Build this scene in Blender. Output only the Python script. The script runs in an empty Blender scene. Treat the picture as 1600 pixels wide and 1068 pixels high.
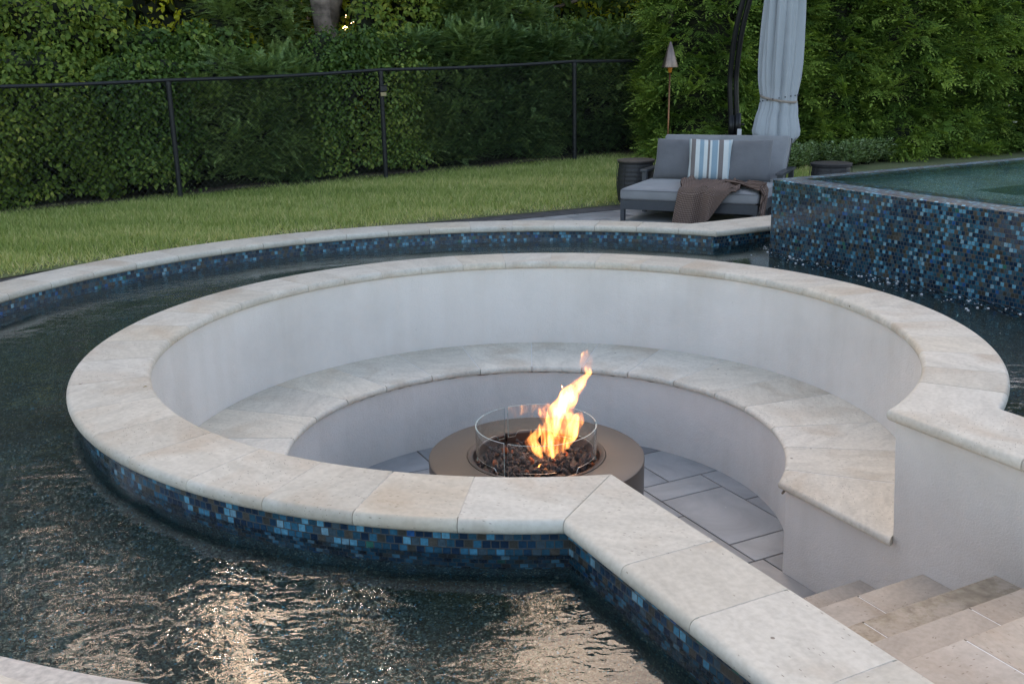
import bpy, bmesh, math, random
import numpy as np
from mathutils import Vector, Matrix
from mathutils.geometry import tessellate_polygon
rnd = random.Random(7); RS = np.random.RandomState(11)
PI = math.pi; R = math.radians
S = bpy.context.scene; COL = S.collection
S.view_settings.view_transform = 'Standard'; S.view_settings.look = 'None'
S.view_settings.gamma = 1; S.view_settings.exposure = 2.17
S.render.engine = 'CYCLES'
S.cycles.use_denoising = True; S.cycles.max_bounces = 7; S.cycles.transmission_bounces = 7; S.cycles.volume_step_rate = 2.0; S.cycles.caustics_reflective = False
S.cycles.transparent_max_bounces = 8; S.cycles.sample_clamp_indirect = 6; S.cycles.volume_bounces = 0
S.cycles.blur_glossy = 0.5

# ---------------------------------------------------------------- frame of the garden
NX = Vector((.895, .445, 0)).normalized(); VX = Vector((-NX.y, NX.x, 0))
def nv(n, v, z=0.0):
    p = NX*n + VX*v; return Vector((p.x, p.y, z))
PC = (0.097, 4.484)                     # centre of the pit
OC = (-0.05, 4.65)                      # centre of the outer pool ring
G = -0.28; WL = -0.115; FL = -0.981; BZ = -0.531; PF = -0.33
def pol(c, r, a, z=0.0):
    a = R(a); return Vector((c[0]+r*math.cos(a), c[1]+r*math.sin(a), z))

# ---------------------------------------------------------------- materials
def mat(name):
    m = bpy.data.materials.new(name); m.use_nodes = True
    nt = m.node_tree; b = nt.nodes['Principled BSDF']
    return m, nt, b
def N(nt, t, **kw):
    n = nt.nodes.new('ShaderNode'+t)
    for k, v in kw.items():
        if k.startswith('i_'):
            key = k[2:]
            key = int(key) if key.isdigit() else key.replace('_', ' ')
            n.inputs[key].default_value = v
        else: setattr(n, k, v)
    return n
def L(nt, a, b): nt.links.new(a, b)
def ramp(nt, stops, interp='LINEAR'):
    n = nt.nodes.new('ShaderNodeValToRGB'); cr = n.color_ramp; cr.interpolation = interp
    while len(cr.elements) > 1: cr.elements.remove(cr.elements[-1])
    for i, (p, c) in enumerate(stops):
        e = cr.elements[0] if i == 0 else cr.elements.new(p)
        e.position = p; e.color = (c[0], c[1], c[2], 1)
    return n
def mix(nt, fac, a, b, bt='MIX'):
    n = nt.nodes.new('ShaderNodeMix'); n.data_type = 'RGBA'; n.blend_type = bt
    for s, v in ((n.inputs[0], fac), (n.inputs[6], a), (n.inputs[7], b)):
        if hasattr(v, 'is_linked'): nt.links.new(v, s)
        elif isinstance(v, tuple): s.default_value = (v[0], v[1], v[2], 1)
        else: s.default_value = v
    return n.outputs[2]
def math_(nt, op, a, b=None, c=None):
    n = nt.nodes.new('ShaderNodeMath'); n.operation = op
    for i, v in enumerate((a, b, c)):
        if v is None: continue
        if hasattr(v, 'is_linked'): nt.links.new(v, n.inputs[i])
        else: n.inputs[i].default_value = v
    return n.outputs[0]
def bump(nt, b, h, strength, dist):
    n = N(nt, 'Bump', i_Strength=strength, i_Distance=dist); L(nt, h, n.inputs['Height']); L(nt, n.outputs[0], b.inputs['Normal']); return n

def plain(name, col, rough=.5, metal=0, var=.12, scale=30, bumpd=0.0, spec=.5):
    m, nt, b = mat(name)
    tc = N(nt, 'TexCoord'); nz = N(nt, 'TexNoise', i_Scale=scale, i_Detail=4.0); L(nt, tc.outputs['Object'], nz.inputs['Vector'])
    lo = tuple(c*(1-var) for c in col); hi = tuple(min(1, c*(1+var)) for c in col)
    r = ramp(nt, [(.3, lo), (.7, hi)]); L(nt, nz.outputs[0], r.inputs[0]); L(nt, r.outputs[0], b.inputs['Base Color'])
    b.inputs['Roughness'].default_value = rough; b.inputs['Metallic'].default_value = metal
    b.inputs['Specular IOR Level'].default_value = spec
    if bumpd: bump(nt, b, nz.outputs[0], .6, bumpd)
    return m

def travertine(name, base, dark, moss=0.0):
    m, nt, b = mat(name)
    g = N(nt, 'NewGeometry'); at = N(nt, 'Attribute', attribute_name='tone')
    off = N(nt, 'VectorMath', operation='MULTIPLY_ADD'); L(nt, at.outputs['Fac'], off.inputs[0])
    off.inputs[1].default_value = (37, 19, 5); L(nt, g.outputs['Position'], off.inputs[2])
    rot = N(nt, 'VectorRotate', rotation_type='Z_AXIS'); L(nt, off.outputs[0], rot.inputs['Vector'])
    L(nt, math_(nt, 'MULTIPLY', at.outputs['Fac'], 6.3), rot.inputs['Angle'])
    V = rot.outputs[0]
    st = N(nt, 'Mapping'); st.inputs['Scale'].default_value = (1, 3.2, 3); L(nt, V, st.inputs['Vector'])
    n1 = N(nt, 'TexNoise', i_Scale=5.0, i_Detail=8.0, i_Roughness=.66, i_Distortion=.35); L(nt, st.outputs[0], n1.inputs['Vector'])
    n2 = N(nt, 'TexNoise', i_Scale=2.7, i_Detail=5.0, i_Distortion=.6); L(nt, V, n2.inputs['Vector'])
    n3 = N(nt, 'TexNoise', i_Scale=60.0, i_Detail=3.0); L(nt, V, n3.inputs['Vector'])
    r1 = ramp(nt, [(.30, tuple(c*.86 for c in base)), (.5, base), (.72, tuple(min(.9, c*1.12) for c in base))]); L(nt, n1.outputs[0], r1.inputs[0])
    r2 = ramp(nt, [(.52, (0, 0, 0)), (.68, (1, 1, 1))]); L(nt, n2.outputs[0], r2.inputs[0])
    vein = math_(nt, 'MULTIPLY', r2.outputs[0], n1.outputs[0])
    c = mix(nt, vein, r1.outputs[0], dark)
    # tone of each slab
    ht = N(nt, 'TexWhiteNoise', noise_dimensions='1D'); L(nt, at.outputs['Fac'], ht.inputs['W'])
    rt = ramp(nt, [(0, (.88, .86, .83)), (.3, (.95, .935, .91)), (.65, (1, 1, 1)), (1, (1.0, .96, .90))]); L(nt, ht.outputs[0], rt.inputs[0])
    c = mix(nt, 1.0, c, rt.outputs[0], 'MULTIPLY')
    rs_ = ramp(nt, [(.35, (.93, .925, .91)), (.62, (1.04, 1.04, 1.04))]); L(nt, n3.outputs[0], rs_.inputs[0]); c = mix(nt, 1.0, c, rs_.outputs[0], 'MULTIPLY')
    # pits
    vo = N(nt, 'TexVoronoi', i_Scale=42.0, i_Randomness=1.0); L(nt, st.outputs[0], vo.inputs['Vector'])
    sel = math_(nt, 'GREATER_THAN', N3(nt, vo), .62)
    pit = math_(nt, 'MULTIPLY', math_(nt, 'LESS_THAN', vo.outputs['Distance'], .19), sel)
    pit = math_(nt, 'MULTIPLY', pit, math_(nt, 'GREATER_THAN', n2.outputs[0], .47))
    vo2 = N(nt, 'TexVoronoi', i_Scale=9.0); L(nt, V, vo2.inputs['Vector'])
    big = math_(nt, 'MULTIPLY', math_(nt, 'LESS_THAN', vo2.outputs['Distance'], .055), math_(nt, 'GREATER_THAN', N3(nt, vo2), .6))
    pt = math_(nt, 'MAXIMUM', math_(nt, 'MULTIPLY', pit, .55), math_(nt, 'MULTIPLY', big, .75))
    c = mix(nt, pt, c, (.13, .09, .06))
    if moss:
        nm = N(nt, 'TexNoise', i_Scale=7.0, i_Detail=9.0, i_Roughness=.7); L(nt, g.outputs['Position'], nm.inputs['Vector'])
        rm = ramp(nt, [(.42, (0, 0, 0)), (.5, (1, 1, 1))]); L(nt, nm.outputs[0], rm.inputs[0])
        n5 = N(nt, 'TexNoise', i_Scale=35.0, i_Detail=6.0); L(nt, g.outputs['Position'], n5.inputs['Vector'])
        rc = ramp(nt, [(.35, (.13, .10, .06)), (.55, (.30, .245, .16)), (.7, (.42, .37, .26))]); L(nt, n5.outputs[0], rc.inputs[0])
        c = mix(nt, math_(nt, 'MULTIPLY', rm.outputs[0], moss), c, rc.outputs[0])
    L(nt, c, b.inputs['Base Color'])
    b.inputs['Roughness'].default_value = .62; b.inputs['Specular IOR Level'].default_value = .35
    h = math_(nt, 'SUBTRACT', math_(nt, 'MULTIPLY', n3.outputs[0], .35), pt)
    bump(nt, b, h, .5, .002)
    return m
def N3(nt, vo):
    s = N(nt, 'SeparateColor'); L(nt, vo.outputs['Color'], s.inputs[0]); return s.outputs[0]

def stucco():
    m, nt, b = mat('white stucco'); g = N(nt, 'NewGeometry')
    n1 = N(nt, 'TexNoise', i_Scale=140.0, i_Detail=5.0, i_Roughness=.65); L(nt, g.outputs['Position'], n1.inputs['Vector'])
    n2 = N(nt, 'TexNoise', i_Scale=2.2, i_Detail=7.0, i_Roughness=.6); L(nt, g.outputs['Position'], n2.inputs['Vector'])
    mp = N(nt, 'Mapping'); mp.inputs['Scale'].default_value = (9, 9, .9); L(nt, g.outputs['Position'], mp.inputs['Vector'])
    n3 = N(nt, 'TexNoise', i_Scale=1.0, i_Detail=5.0); L(nt, mp.outputs[0], n3.inputs['Vector'])
    n4 = N(nt, 'TexNoise', i_Scale=21.0, i_Detail=6.0, i_Roughness=.75); L(nt, g.outputs['Position'], n4.inputs['Vector'])
    r = ramp(nt, [(.32, (.69, .65, .60)), (.6, (.775, .732, .68))]); L(nt, n2.outputs[0], r.inputs[0])
    r3 = ramp(nt, [(.35, (.972, .968, .96)), (.55, (1, 1, 1))]); L(nt, n3.outputs[0], r3.inputs[0])
    c = mix(nt, 1.0, r.outputs[0], r3.outputs[0], 'MULTIPLY')
    r4 = ramp(nt, [(.66, (0, 0, 0)), (.74, (1, 1, 1))]); L(nt, n4.outputs[0], r4.inputs[0])
    c = mix(nt, math_(nt, 'MULTIPLY', r4.outputs[0], .30), c, (.36, .33, .31))
    L(nt, c, b.inputs['Base Color']); b.inputs['Roughness'].default_value = .85; b.inputs['Specular IOR Level'].default_value = .2
    n6 = N(nt, 'TexNoise', i_Scale=14.0, i_Detail=3.0); L(nt, g.outputs['Position'], n6.inputs['Vector'])
    bump(nt, b, math_(nt, 'ADD', math_(nt, 'MULTIPLY', n1.outputs[0], .8), n6.outputs[0]), .8, .007)
    return m

def tile(name, size=.0252, wet=.12, coat=.3, gain=1.0):
    m, nt, b = mat(name)
    uv = N(nt, 'UVMap'); sp = N(nt, 'SeparateXYZ'); L(nt, uv.outputs[0], sp.inputs[0])
    v = math_(nt, 'DIVIDE', sp.outputs[1], size); row = math_(nt, 'FLOOR', v)
    u = math_(nt, 'ADD', math_(nt, 'DIVIDE', sp.outputs[0], size), math_(nt, 'MULTIPLY', row, .47))
    col = math_(nt, 'FLOOR', u); fu = math_(nt, 'FRACT', u); fv = math_(nt, 'FRACT', v)
    cv = N(nt, 'CombineXYZ'); L(nt, col, cv.inputs[0]); L(nt, row, cv.inputs[1])
    w = N(nt, 'TexWhiteNoise', noise_dimensions='3D'); L(nt, cv.outputs[0], w.inputs['Vector'])
    pal = [(0, (.007, .024, .052)), (.20, (.011, .044, .085)), (.38, (.020, .075, .115)), (.52, (.048, .046, .038)),
           (.60, (.080, .070, .056)), (.66, (.055, .088, .11)), (.75, (.030, .125, .20)), (.83, (.065, .22, .33)),
           (.88, (.12, .32, .44)), (.94, (.19, .34, .42)), (.965, (.03, .13, .10)), (.98, (.02, .09, .25))]
    r = ramp(nt, pal, 'CONSTANT'); L(nt, w.outputs['Value'], r.inputs[0])
    # marbling inside each glass tile
    g = N(nt, 'NewGeometry'); nz = N(nt, 'TexNoise', i_Scale=90.0, i_Detail=3.0); L(nt, g.outputs['Position'], nz.inputs['Vector'])
    rr = ramp(nt, [(.3, (.74*gain,)*3), (.7, (1.25*gain,)*3)]); L(nt, nz.outputs[0], rr.inputs[0])
    c = mix(nt, 1.0, r.outputs[0], rr.outputs[0], 'MULTIPLY')
    eu = math_(nt, 'MINIMUM', fu, math_(nt, 'SUBTRACT', 1.0, fu)); ev = math_(nt, 'MINIMUM', fv, math_(nt, 'SUBTRACT', 1.0, fv))
    e = math_(nt, 'MINIMUM', eu, ev)
    mr = N(nt, 'MapRange', i_1=.045, i_2=.085); L(nt, e, mr.inputs[0])
    gm = mr.outputs[0]
    c = mix(nt, gm, (.055, .056, .052), c)
    L(nt, c, b.inputs['Base Color'])
    rg = N(nt, 'MapRange', i_3=.7, i_4=wet); L(nt, gm, rg.inputs[0]); L(nt, rg.outputs[0], b.inputs['Roughness'])
    b.inputs['Coat Weight'].default_value = coat; b.inputs['Coat Roughness'].default_value = .05
    bp = N(nt, 'Bump', i_Strength=.6, i_Distance=.0015); L(nt, gm, bp.inputs['Height'])
    sc = N(nt, 'VectorMath', operation='SUBTRACT'); L(nt, w.outputs['Color'], sc.inputs[0]); sc.inputs[1].default_value = (.5, .5, .5)
    ad = N(nt, 'VectorMath', operation='MULTIPLY_ADD'); L(nt, sc.outputs[0], ad.inputs[0]); ad.inputs[1].default_value = (.05, .05, .05); L(nt, bp.outputs[0], ad.inputs[2])
    nn = N(nt, 'VectorMath', operation='NORMALIZE'); L(nt, ad.outputs[0], nn.inputs[0]); L(nt, nn.outputs[0], b.inputs['Normal'])
    b.inputs['Thin Film Thickness'].default_value = 0
    return m

def pebble(name, k=1.0):
    m, nt, b = mat(name); g = N(nt, 'NewGeometry')
    vo = N(nt, 'TexVoronoi', i_Scale=210.0); L(nt, g.outputs['Position'], vo.inputs['Vector'])
    r = ramp(nt, [(0, (.005*k, .012*k, .013*k)), (.35, (.013*k, .029*k, .031*k)), (.62, (.024*k, .052*k, .054*k)), (.82, (.045*k, .075*k, .066*k)), (.94, (.13*k, .16*k, .13*k)), (.98, (.015*k, .10*k, .15*k))], 'CONSTANT')
    L(nt, N3(nt, vo), r.inputs[0])
    n1 = N(nt, 'TexNoise', i_Scale=2.5, i_Detail=4.0); L(nt, g.outputs['Position'], n1.inputs['Vector'])
    r1 = ramp(nt, [(.35, (.75, .75, .75)), (.65, (1.2, 1.2, 1.2))]); L(nt, n1.outputs[0], r1.inputs[0])
    L(nt, mix(nt, 1.0, r.outputs[0], r1.outputs[0], 'MULTIPLY'), b.inputs['Base Color'])
    b.inputs['Roughness'].default_value = .6
    return m

def water(name, amp, streak=(1, 1, 1)):
    m, nt, b = mat(name); g = N(nt, 'NewGeometry')
    b.inputs['Base Color'].default_value = (.90, .97, .98, 1); b.inputs['Roughness'].default_value = .02
    b.inputs['IOR'].default_value = 1.33; b.inputs['Transmission Weight'].default_value = 1.0
    mp = N(nt, 'Mapping'); mp.inputs['Scale'].default_value = streak; L(nt, g.outputs['Position'], mp.inputs['Vector'])
    n1 = N(nt, 'TexNoise', i_Scale=17.0, i_Detail=2.0, i_Roughness=.5, i_Distortion=1.3); L(nt, mp.outputs[0], n1.inputs['Vector'])
    n2 = N(nt, 'TexNoise', i_Scale=5.0, i_Detail=2.0, i_Distortion=1.0); L(nt, mp.outputs[0], n2.inputs['Vector'])
    n3 = N(nt, 'TexNoise', i_Scale=1.1, i_Detail=2.0); L(nt, g.outputs['Position'], n3.inputs['Vector'])
    k = N(nt, 'MapRange', i_1=.44, i_2=.62, i_3=.05, i_4=1.0); L(nt, n3.outputs[0], k.inputs[0])
    h = math_(nt, 'ADD', math_(nt, 'MULTIPLY', n1.outputs[0], .30), n2.outputs[0])
    h = math_(nt, 'ADD', math_(nt, 'MULTIPLY', h, k.outputs[0]), math_(nt, 'MULTIPLY', n1.outputs[0], .045))
    bump(nt, b, h, 1.0, amp)
    return m

def bluestone(name):
    m, nt, b = mat(name); g = N(nt, 'NewGeometry'); at = N(nt, 'Attribute', attribute_name='tone')
    off = N(nt, 'VectorMath', operation='MULTIPLY_ADD'); L(nt, at.outputs['Fac'], off.inputs[0]); off.inputs[1].default_value = (31, 17, 3); L(nt, g.outputs['Position'], off.inputs[2])
    n1 = N(nt, 'TexNoise', i_Scale=3.0, i_Detail=8.0, i_Roughness=.6, i_Distortion=.8); L(nt, off.outputs[0], n1.inputs['Vector'])
    r = ramp(nt, [(.3, (.28, .28, .275)), (.55, (.38, .38, .375)), (.75, (.47, .465, .45))]); L(nt, n1.outputs[0], r.inputs[0])
    ht = N(nt, 'TexWhiteNoise', noise_dimensions='1D'); L(nt, at.outputs['Fac'], ht.inputs['W'])
    rt = ramp(nt, [(0, (.74, .75, .77)), (.5, (.97, .98, 1.0)), (.8, (1.12, 1.12, 1.12)), (1, (.95, .87, .80))]); L(nt, ht.outputs[0], rt.inputs[0])
    c = mix(nt, 1.0, r.outputs[0], rt.outputs[0], 'MULTIPLY')
    vo = N(nt, 'TexVoronoi', i_Scale=11.0); L(nt, g.outputs['Position'], vo.inputs['Vector'])
    sp = math_(nt, 'MULTIPLY', math_(nt, 'LESS_THAN', vo.outputs['Distance'], .05), math_(nt, 'GREATER_THAN', N3(nt, vo), .7))
    c = mix(nt, math_(nt, 'MULTIPLY', sp, .7), c, (.6, .6, .6))
    L(nt, c, b.inputs['Base Color']); b.inputs['Roughness'].default_value = .55
    n2 = N(nt, 'TexNoise', i_Scale=40.0, i_Detail=5.0); L(nt, g.outputs['Position'], n2.inputs['Vector'])
    bump(nt, b, n2.outputs[0], .3, .003)
    return m

def leafmat(name, lo, mid, hi, trans=.35, rough=.55, tcol=None):
    m = bpy.data.materials.new(name); m.use_nodes = True; nt = m.node_tree; nt.nodes.clear()
    out = N(nt, 'OutputMaterial'); at = N(nt, 'Attribute', attribute_name='tone')
    g_ = 1.65; r = ramp(nt, [(0, tuple(min(.9, c*g_) for c in lo)), (.55, tuple(min(.9, c*g_) for c in mid)), (1, tuple(min(.9, c*g_) for c in hi))]); L(nt, at.outputs['Fac'], r.inputs[0])
    p = N(nt, 'BsdfPrincipled'); L(nt, r.outputs[0], p.inputs['Base Color']); p.inputs['Roughness'].default_value = rough
    p.inputs['Specular IOR Level'].default_value = .35
    t = N(nt, 'BsdfTranslucent')
    if tcol: L(nt, mix(nt, 1.0, r.outputs[0], tcol, 'MULTIPLY'), t.inputs['Color'])
    else: L(nt, mix(nt, 1.0, r.outputs[0], (1.3, 1.25, .5), 'MULTIPLY'), t.inputs['Color'])
    mx = N(nt, 'MixShader'); mx.inputs[0].default_value = trans
    L(nt, p.outputs[0], mx.inputs[1]); L(nt, t.outputs[0], mx.inputs[2]); L(nt, mx.outputs[0], out.inputs[0])
    return m

def fabric(name, col, weave=900., amt=.15, bumpd=.0006):
    m, nt, b = mat(name); tc = N(nt, 'TexCoord')
    w1 = N(nt, 'TexNoise', i_Scale=weave, i_Detail=2.0); L(nt, tc.outputs['Object'], w1.inputs['Vector'])
    w2 = N(nt, 'TexNoise', i_Scale=6.0, i_Detail=5.0); L(nt, tc.outputs['Object'], w2.inputs['Vector'])
    s = math_(nt, 'ADD', math_(nt, 'MULTIPLY', w1.outputs[0], .5), math_(nt, 'MULTIPLY', w2.outputs[0], .5))
    r = ramp(nt, [(.35, tuple(c*(1-amt) for c in col)), (.65, tuple(c*(1+amt) for c in col))]); L(nt, s, r.inputs[0]); L(nt, r.outputs[0], b.inputs['Base Color'])
    b.inputs['Roughness'].default_value = .9; b.inputs['Sheen Weight'].default_value = .2; b.inputs['Specular IOR Level'].default_value = .2
    w3 = N(nt, 'TexNoise', i_Scale=14.0, i_Detail=3.0); L(nt, tc.outputs['Object'], w3.inputs['Vector'])
    bump(nt, b, w3.outputs[0], .5, .01)
    return m

M = {}
M['trav'] = travertine('travertine coping', (.595, .560, .490), (.44, .345, .25))
M['trav_bench'] = travertine('travertine bench slab', (.70, .66, .58), (.49, .40, .30))
M['trav_step'] = travertine('travertine step', (.49, .435, .375), (.35, .27, .195))
M['trav_worn'] = travertine('flaking travertine step', (.49, .42, .34), (.33, .245, .165), moss=.5)
M['grout'] = plain('coping grout', (.52, .47, .41), .9, var=.2, scale=60)
M['grout_white'] = plain('bench grout', (.72, .70, .67), .9, var=.08, scale=60)
M['grout_dark'] = plain('paving joint mortar', (.135, .105, .075), .95, var=.3, scale=50)
M['stucco'] = stucco()
M['tile'] = tile('blue glass mosaic'); M['tile_spa'] = tile('wet blue glass mosaic', .0240, .09); M['tile_rim'] = tile('matt wet rim mosaic', .0240, .32, coat=0.0, gain=1.35)
M['pebble'] = pebble('dark pebble plaster', 1.6); M['pebble_spa'] = pebble('spa pebble plaster', 7.0)
M['water'] = water('pool water', .0078, (1, 1.4, 1)); M['water_spa'] = water('spa water', .004)
M['bluestone'] = bluestone('bluestone flag')
M['bronze'] = plain('bronze powder coat', (.135, .108, .088), .42, .35, var=.05, scale=6)
M['tray'] = plain('dark steel tray', (.02, .018, .016), .5, .4)
M['rock'] = None
M['frame'] = plain('charcoal aluminium', (.055, .06, .068), .45, .2, var=.08)
M['cushion'] = fabric('grey outdoor canvas', (.25, .25, .255))
M['cushion2'] = fabric('mid grey outdoor canvas', (.145, .145, .152))  # pillows made darker than the cushions in place of shadow at their edges
M['canopy'] = fabric('pale blue grey canvas', (.37, .395, .42), weave=400, amt=.06)
M['strap'] = plain('taupe webbing', (.30, .25, .21), .8)
M['black'] = plain('black powder coated steel', (.012, .013, .015), .38, .3)
M['fence'] = plain('black vinyl coated steel', (.010, .011, .013), .5, .1)
M['drum'] = plain('dark rattan resin', (.028, .027, .028), .55, var=.35, scale=70, bumpd=.004)
M['drumtop'] = plain('weathered brown tabletop', (.10, .080, .068), .5, var=.25, scale=25)
M['pewter'] = plain('brushed copper shade', (.22, .17, .145), .38, .85, var=.2, scale=12)
M['copper'] = plain('copper pole', (.24, .12, .06), .4, .8, var=.2)
M['amber'] = plain('amber brass collar', (.75, .28, .04), .35, .5)
M['bark'] = plain('grey brown bark', (.27, .205, .16), .95, var=.5, scale=9, bumpd=.03)
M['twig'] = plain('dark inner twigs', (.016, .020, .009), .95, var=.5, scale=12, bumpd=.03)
M['soil'] = plain('soil and leaf litter', (.085, .058, .036), .95, var=.6, scale=14, bumpd=.02)
M['turf'] = None
M['white'] = plain('white plastic label', (.7, .7, .72), .5)
M['tan'] = plain('tan label', (.35, .28, .15), .6)

def rockmat():
    m, nt, b = mat('lava rock'); oi = N(nt, 'ObjectInfo'); tc = N(nt, 'TexCoord')
    nz = N(nt, 'TexNoise', i_Scale=120.0, i_Detail=5.0); L(nt, tc.outputs['Object'], nz.inputs['Vector'])
    r = ramp(nt, [(0, (.030, .026, .026)), (.5, (.055, .046, .044)), (.86, (.10, .075, .062)), (.93, (.30, .10, .035)), (1, (.42, .13, .04))]); L(nt, oi.outputs['Random'], r.inputs[0])  # orange end puts the glow of the flame into the rock colour
    rr = ramp(nt, [(.35, (.6, .6, .6)), (.7, (1.5, 1.5, 1.5))]); L(nt, nz.outputs[0], rr.inputs[0])
    L(nt, mix(nt, 1.0, r.outputs[0], rr.outputs[0], 'MULTIPLY'), b.inputs['Base Color']); b.inputs['Roughness'].default_value = .5
    bump(nt, b, nz.outputs[0], .8, .004); return m
M['rock'] = rockmat()
def turfmat():
    m, nt, b = mat('turf soil'); g = N(nt, 'NewGeometry')
    n1 = N(nt, 'TexNoise', i_Scale=1.3, i_Detail=5.0); L(nt, g.outputs['Position'], n1.inputs['Vector'])
    n2 = N(nt, 'TexNoise', i_Scale=60.0, i_Detail=5.0); L(nt, g.outputs['Position'], n2.inputs['Vector'])
    r = ramp(nt, [(.35, (.12, .15, .05)), (.65, (.20, .20, .085))]); L(nt, n1.outputs[0], r.inputs[0])
    r2 = ramp(nt, [(.3, (.55, .55, .55)), (.7, (1.3, 1.3, 1.3))]); L(nt, n2.outputs[0], r2.inputs[0])
    L(nt, mix(nt, 1.0, r.outputs[0], r2.outputs[0], 'MULTIPLY'), b.inputs['Base Color']); b.inputs['Roughness'].default_value = .95
    return m
M['turf'] = turfmat()
M['grass'] = leafmat('grass blade', (.095, .135, .028), (.24, .285, .085), (.50, .44, .23), .3, .6)
M['ivy'] = leafmat('broad ivy leaf', (.020, .045, .009), (.075, .125, .024), (.20, .24, .05), .3, .5)
M['honey'] = leafmat('honeysuckle leaf', (.032, .060, .011), (.115, .165, .028), (.30, .31, .06), .35, .55)
M['yew'] = leafmat('yew needle', (.020, .045, .016), (.075, .125, .043), (.18, .24, .078), .15, .5)
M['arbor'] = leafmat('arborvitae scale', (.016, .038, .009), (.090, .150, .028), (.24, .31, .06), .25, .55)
M['far'] = leafmat('woodland leaf', (.06, .09, .012), (.15, .18, .02), (.34, .32, .03), .5, .6)  # sunlit yellow of the far wood is put into this leaf colour
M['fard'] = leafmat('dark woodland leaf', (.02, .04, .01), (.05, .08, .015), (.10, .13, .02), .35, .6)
M['catmint'] = leafmat('catmint leaf', (.07, .12, .04), (.16, .22, .09), (.30, .34, .22), .3, .7)
M['petal'] = plain('white petal', (.75, .72, .66), .6)
M['dryleaf'] = plain('fallen dry leaf', (.34, .27, .10), .7)

# ---------------------------------------------------------------- object helpers
def prop(o, label=None, cat=None, group=None, kind=None):
    if label: o['label'] = label
    if cat: o['category'] = cat
    if group: o['group'] = group
    if kind: o['kind'] = kind
    return o
def link(name, me, parent=None, loc=None):
    o = bpy.data.objects.new(name, me); COL.objects.link(o)
    if parent is not None: o.parent = parent
    if loc is not None: o.location = loc
    return o
def thing(name, label, cat, loc=(0, 0, 0), rz=0, group=None):
    o = bpy.data.objects.new(name, None); COL.objects.link(o); o.location = loc; o.rotation_euler = (0, 0, rz)
    o.empty_display_size = .1
    return prop(o, label, cat, group)
class MB:
    """collects faces of one mesh, in world or local coordinates"""
    def __init__(s): s.v = []; s.f = []; s.uv = []; s.t = []; s.mi = []
    def quad_strip_closed(s): pass
    def add(s, vs, fs, tone=0.0, uvs=None, mi=0):
        k = len(s.v); s.v += [tuple(p) for p in vs]
        for i, f in enumerate(fs):
            s.f.append([k+j for j in f]); s.t.append(tone); s.mi.append(mi)
            s.uv.append(uvs[i] if uvs else [(0, 0)]*len(f))
    def box(s, lo, hi, tone=0.0, fn=None):
        x0, y0, z0 = lo; x1, y1, z1 = hi
        vs = [(x0, y0, z0), (x1, y0, z0), (x1, y1, z0), (x0, y1, z0), (x0, y0, z1), (x1, y0, z1), (x1, y1, z1), (x0, y1, z1)]
        if fn: vs = [fn(*p) for p in vs]
        s.add(vs, [(0, 3, 2, 1), (4, 5, 6, 7), (0, 1, 5, 4), (1, 2, 6, 5), (2, 3, 7, 6), (3, 0, 4, 7)], tone)
    def tube(s, pts, rad, seg=10, cap=True):
        pts = [Vector(p) for p in pts]; n = len(pts); vs = []; fs = []; prev = None
        for i, p in enumerate(pts):
            t = (pts[min(i+1, n-1)]-pts[max(i-1, 0)]).normalized()
            a = prev if prev is not None else (Vector((0, 0, 1)) if abs(t.z) < .9 else Vector((1, 0, 0)))
            x = (a-t*a.dot(t)).normalized(); y = t.cross(x); prev = x
            r = rad[i] if isinstance(rad, (list, tuple)) else rad
            for k in range(seg):
                w = 2*PI*k/seg; vs.append(p+x*(r*math.cos(w))+y*(r*math.sin(w)))
        for i in range(n-1):
            for k in range(seg):
                fs.append((i*seg+k, i*seg+(k+1) % seg, (i+1)*seg+(k+1) % seg, (i+1)*seg+k))
        if cap: fs.append(tuple(range(seg-1, -1, -1))); fs.append(tuple((n-1)*seg+k for k in range(seg)))
        s.add(vs, fs)
    def lathe(s, prof, c=(0, 0), seg=48, close=False):
        vs = []; fs = []; n = len(prof)
        for r, z in prof:
            for k in range(seg):
                w = 2*PI*k/seg; vs.append((c[0]+r*math.cos(w), c[1]+r*math.sin(w), z))
        for i in range(n if close else n-1):
            j = (i+1) % n
            for k in range(seg): fs.append((i*seg+k, i*seg+(k+1) % seg, j*seg+(k+1) % seg, j*seg+k))
        s.add(vs, fs)
    def build(s, name, m, parent=None, smooth=False, bevel=0.0, loc=None, auto=None):
        me = bpy.data.meshes.new(name); me.from_pydata(s.v, [], s.f)
        ms = m if isinstance(m, list) else [m]
        for q in ms: me.materials.append(q)
        uvl = me.uv_layers.new(name='UVMap'); fl = []
        for u in s.uv:
            for a in u: fl += [a[0], a[1]]
        uvl.data.foreach_set('uv', fl)
        at = me.attributes.new('tone', 'FLOAT', 'FACE'); at.data.foreach_set('value', s.t)
        me.polygons.foreach_set('material_index', s.mi)
        if smooth or auto: me.polygons.foreach_set('use_smooth', [True]*len(s.f))
        if auto: me.set_sharp_from_angle(angle=R(auto))
        me.update()
        o = link(name, me, parent, loc)
        if bevel:
            b = o.modifiers.new('b', 'BEVEL'); b.width = bevel; b.segments = 3; b.limit_method = 'ANGLE'
        return o
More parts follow.
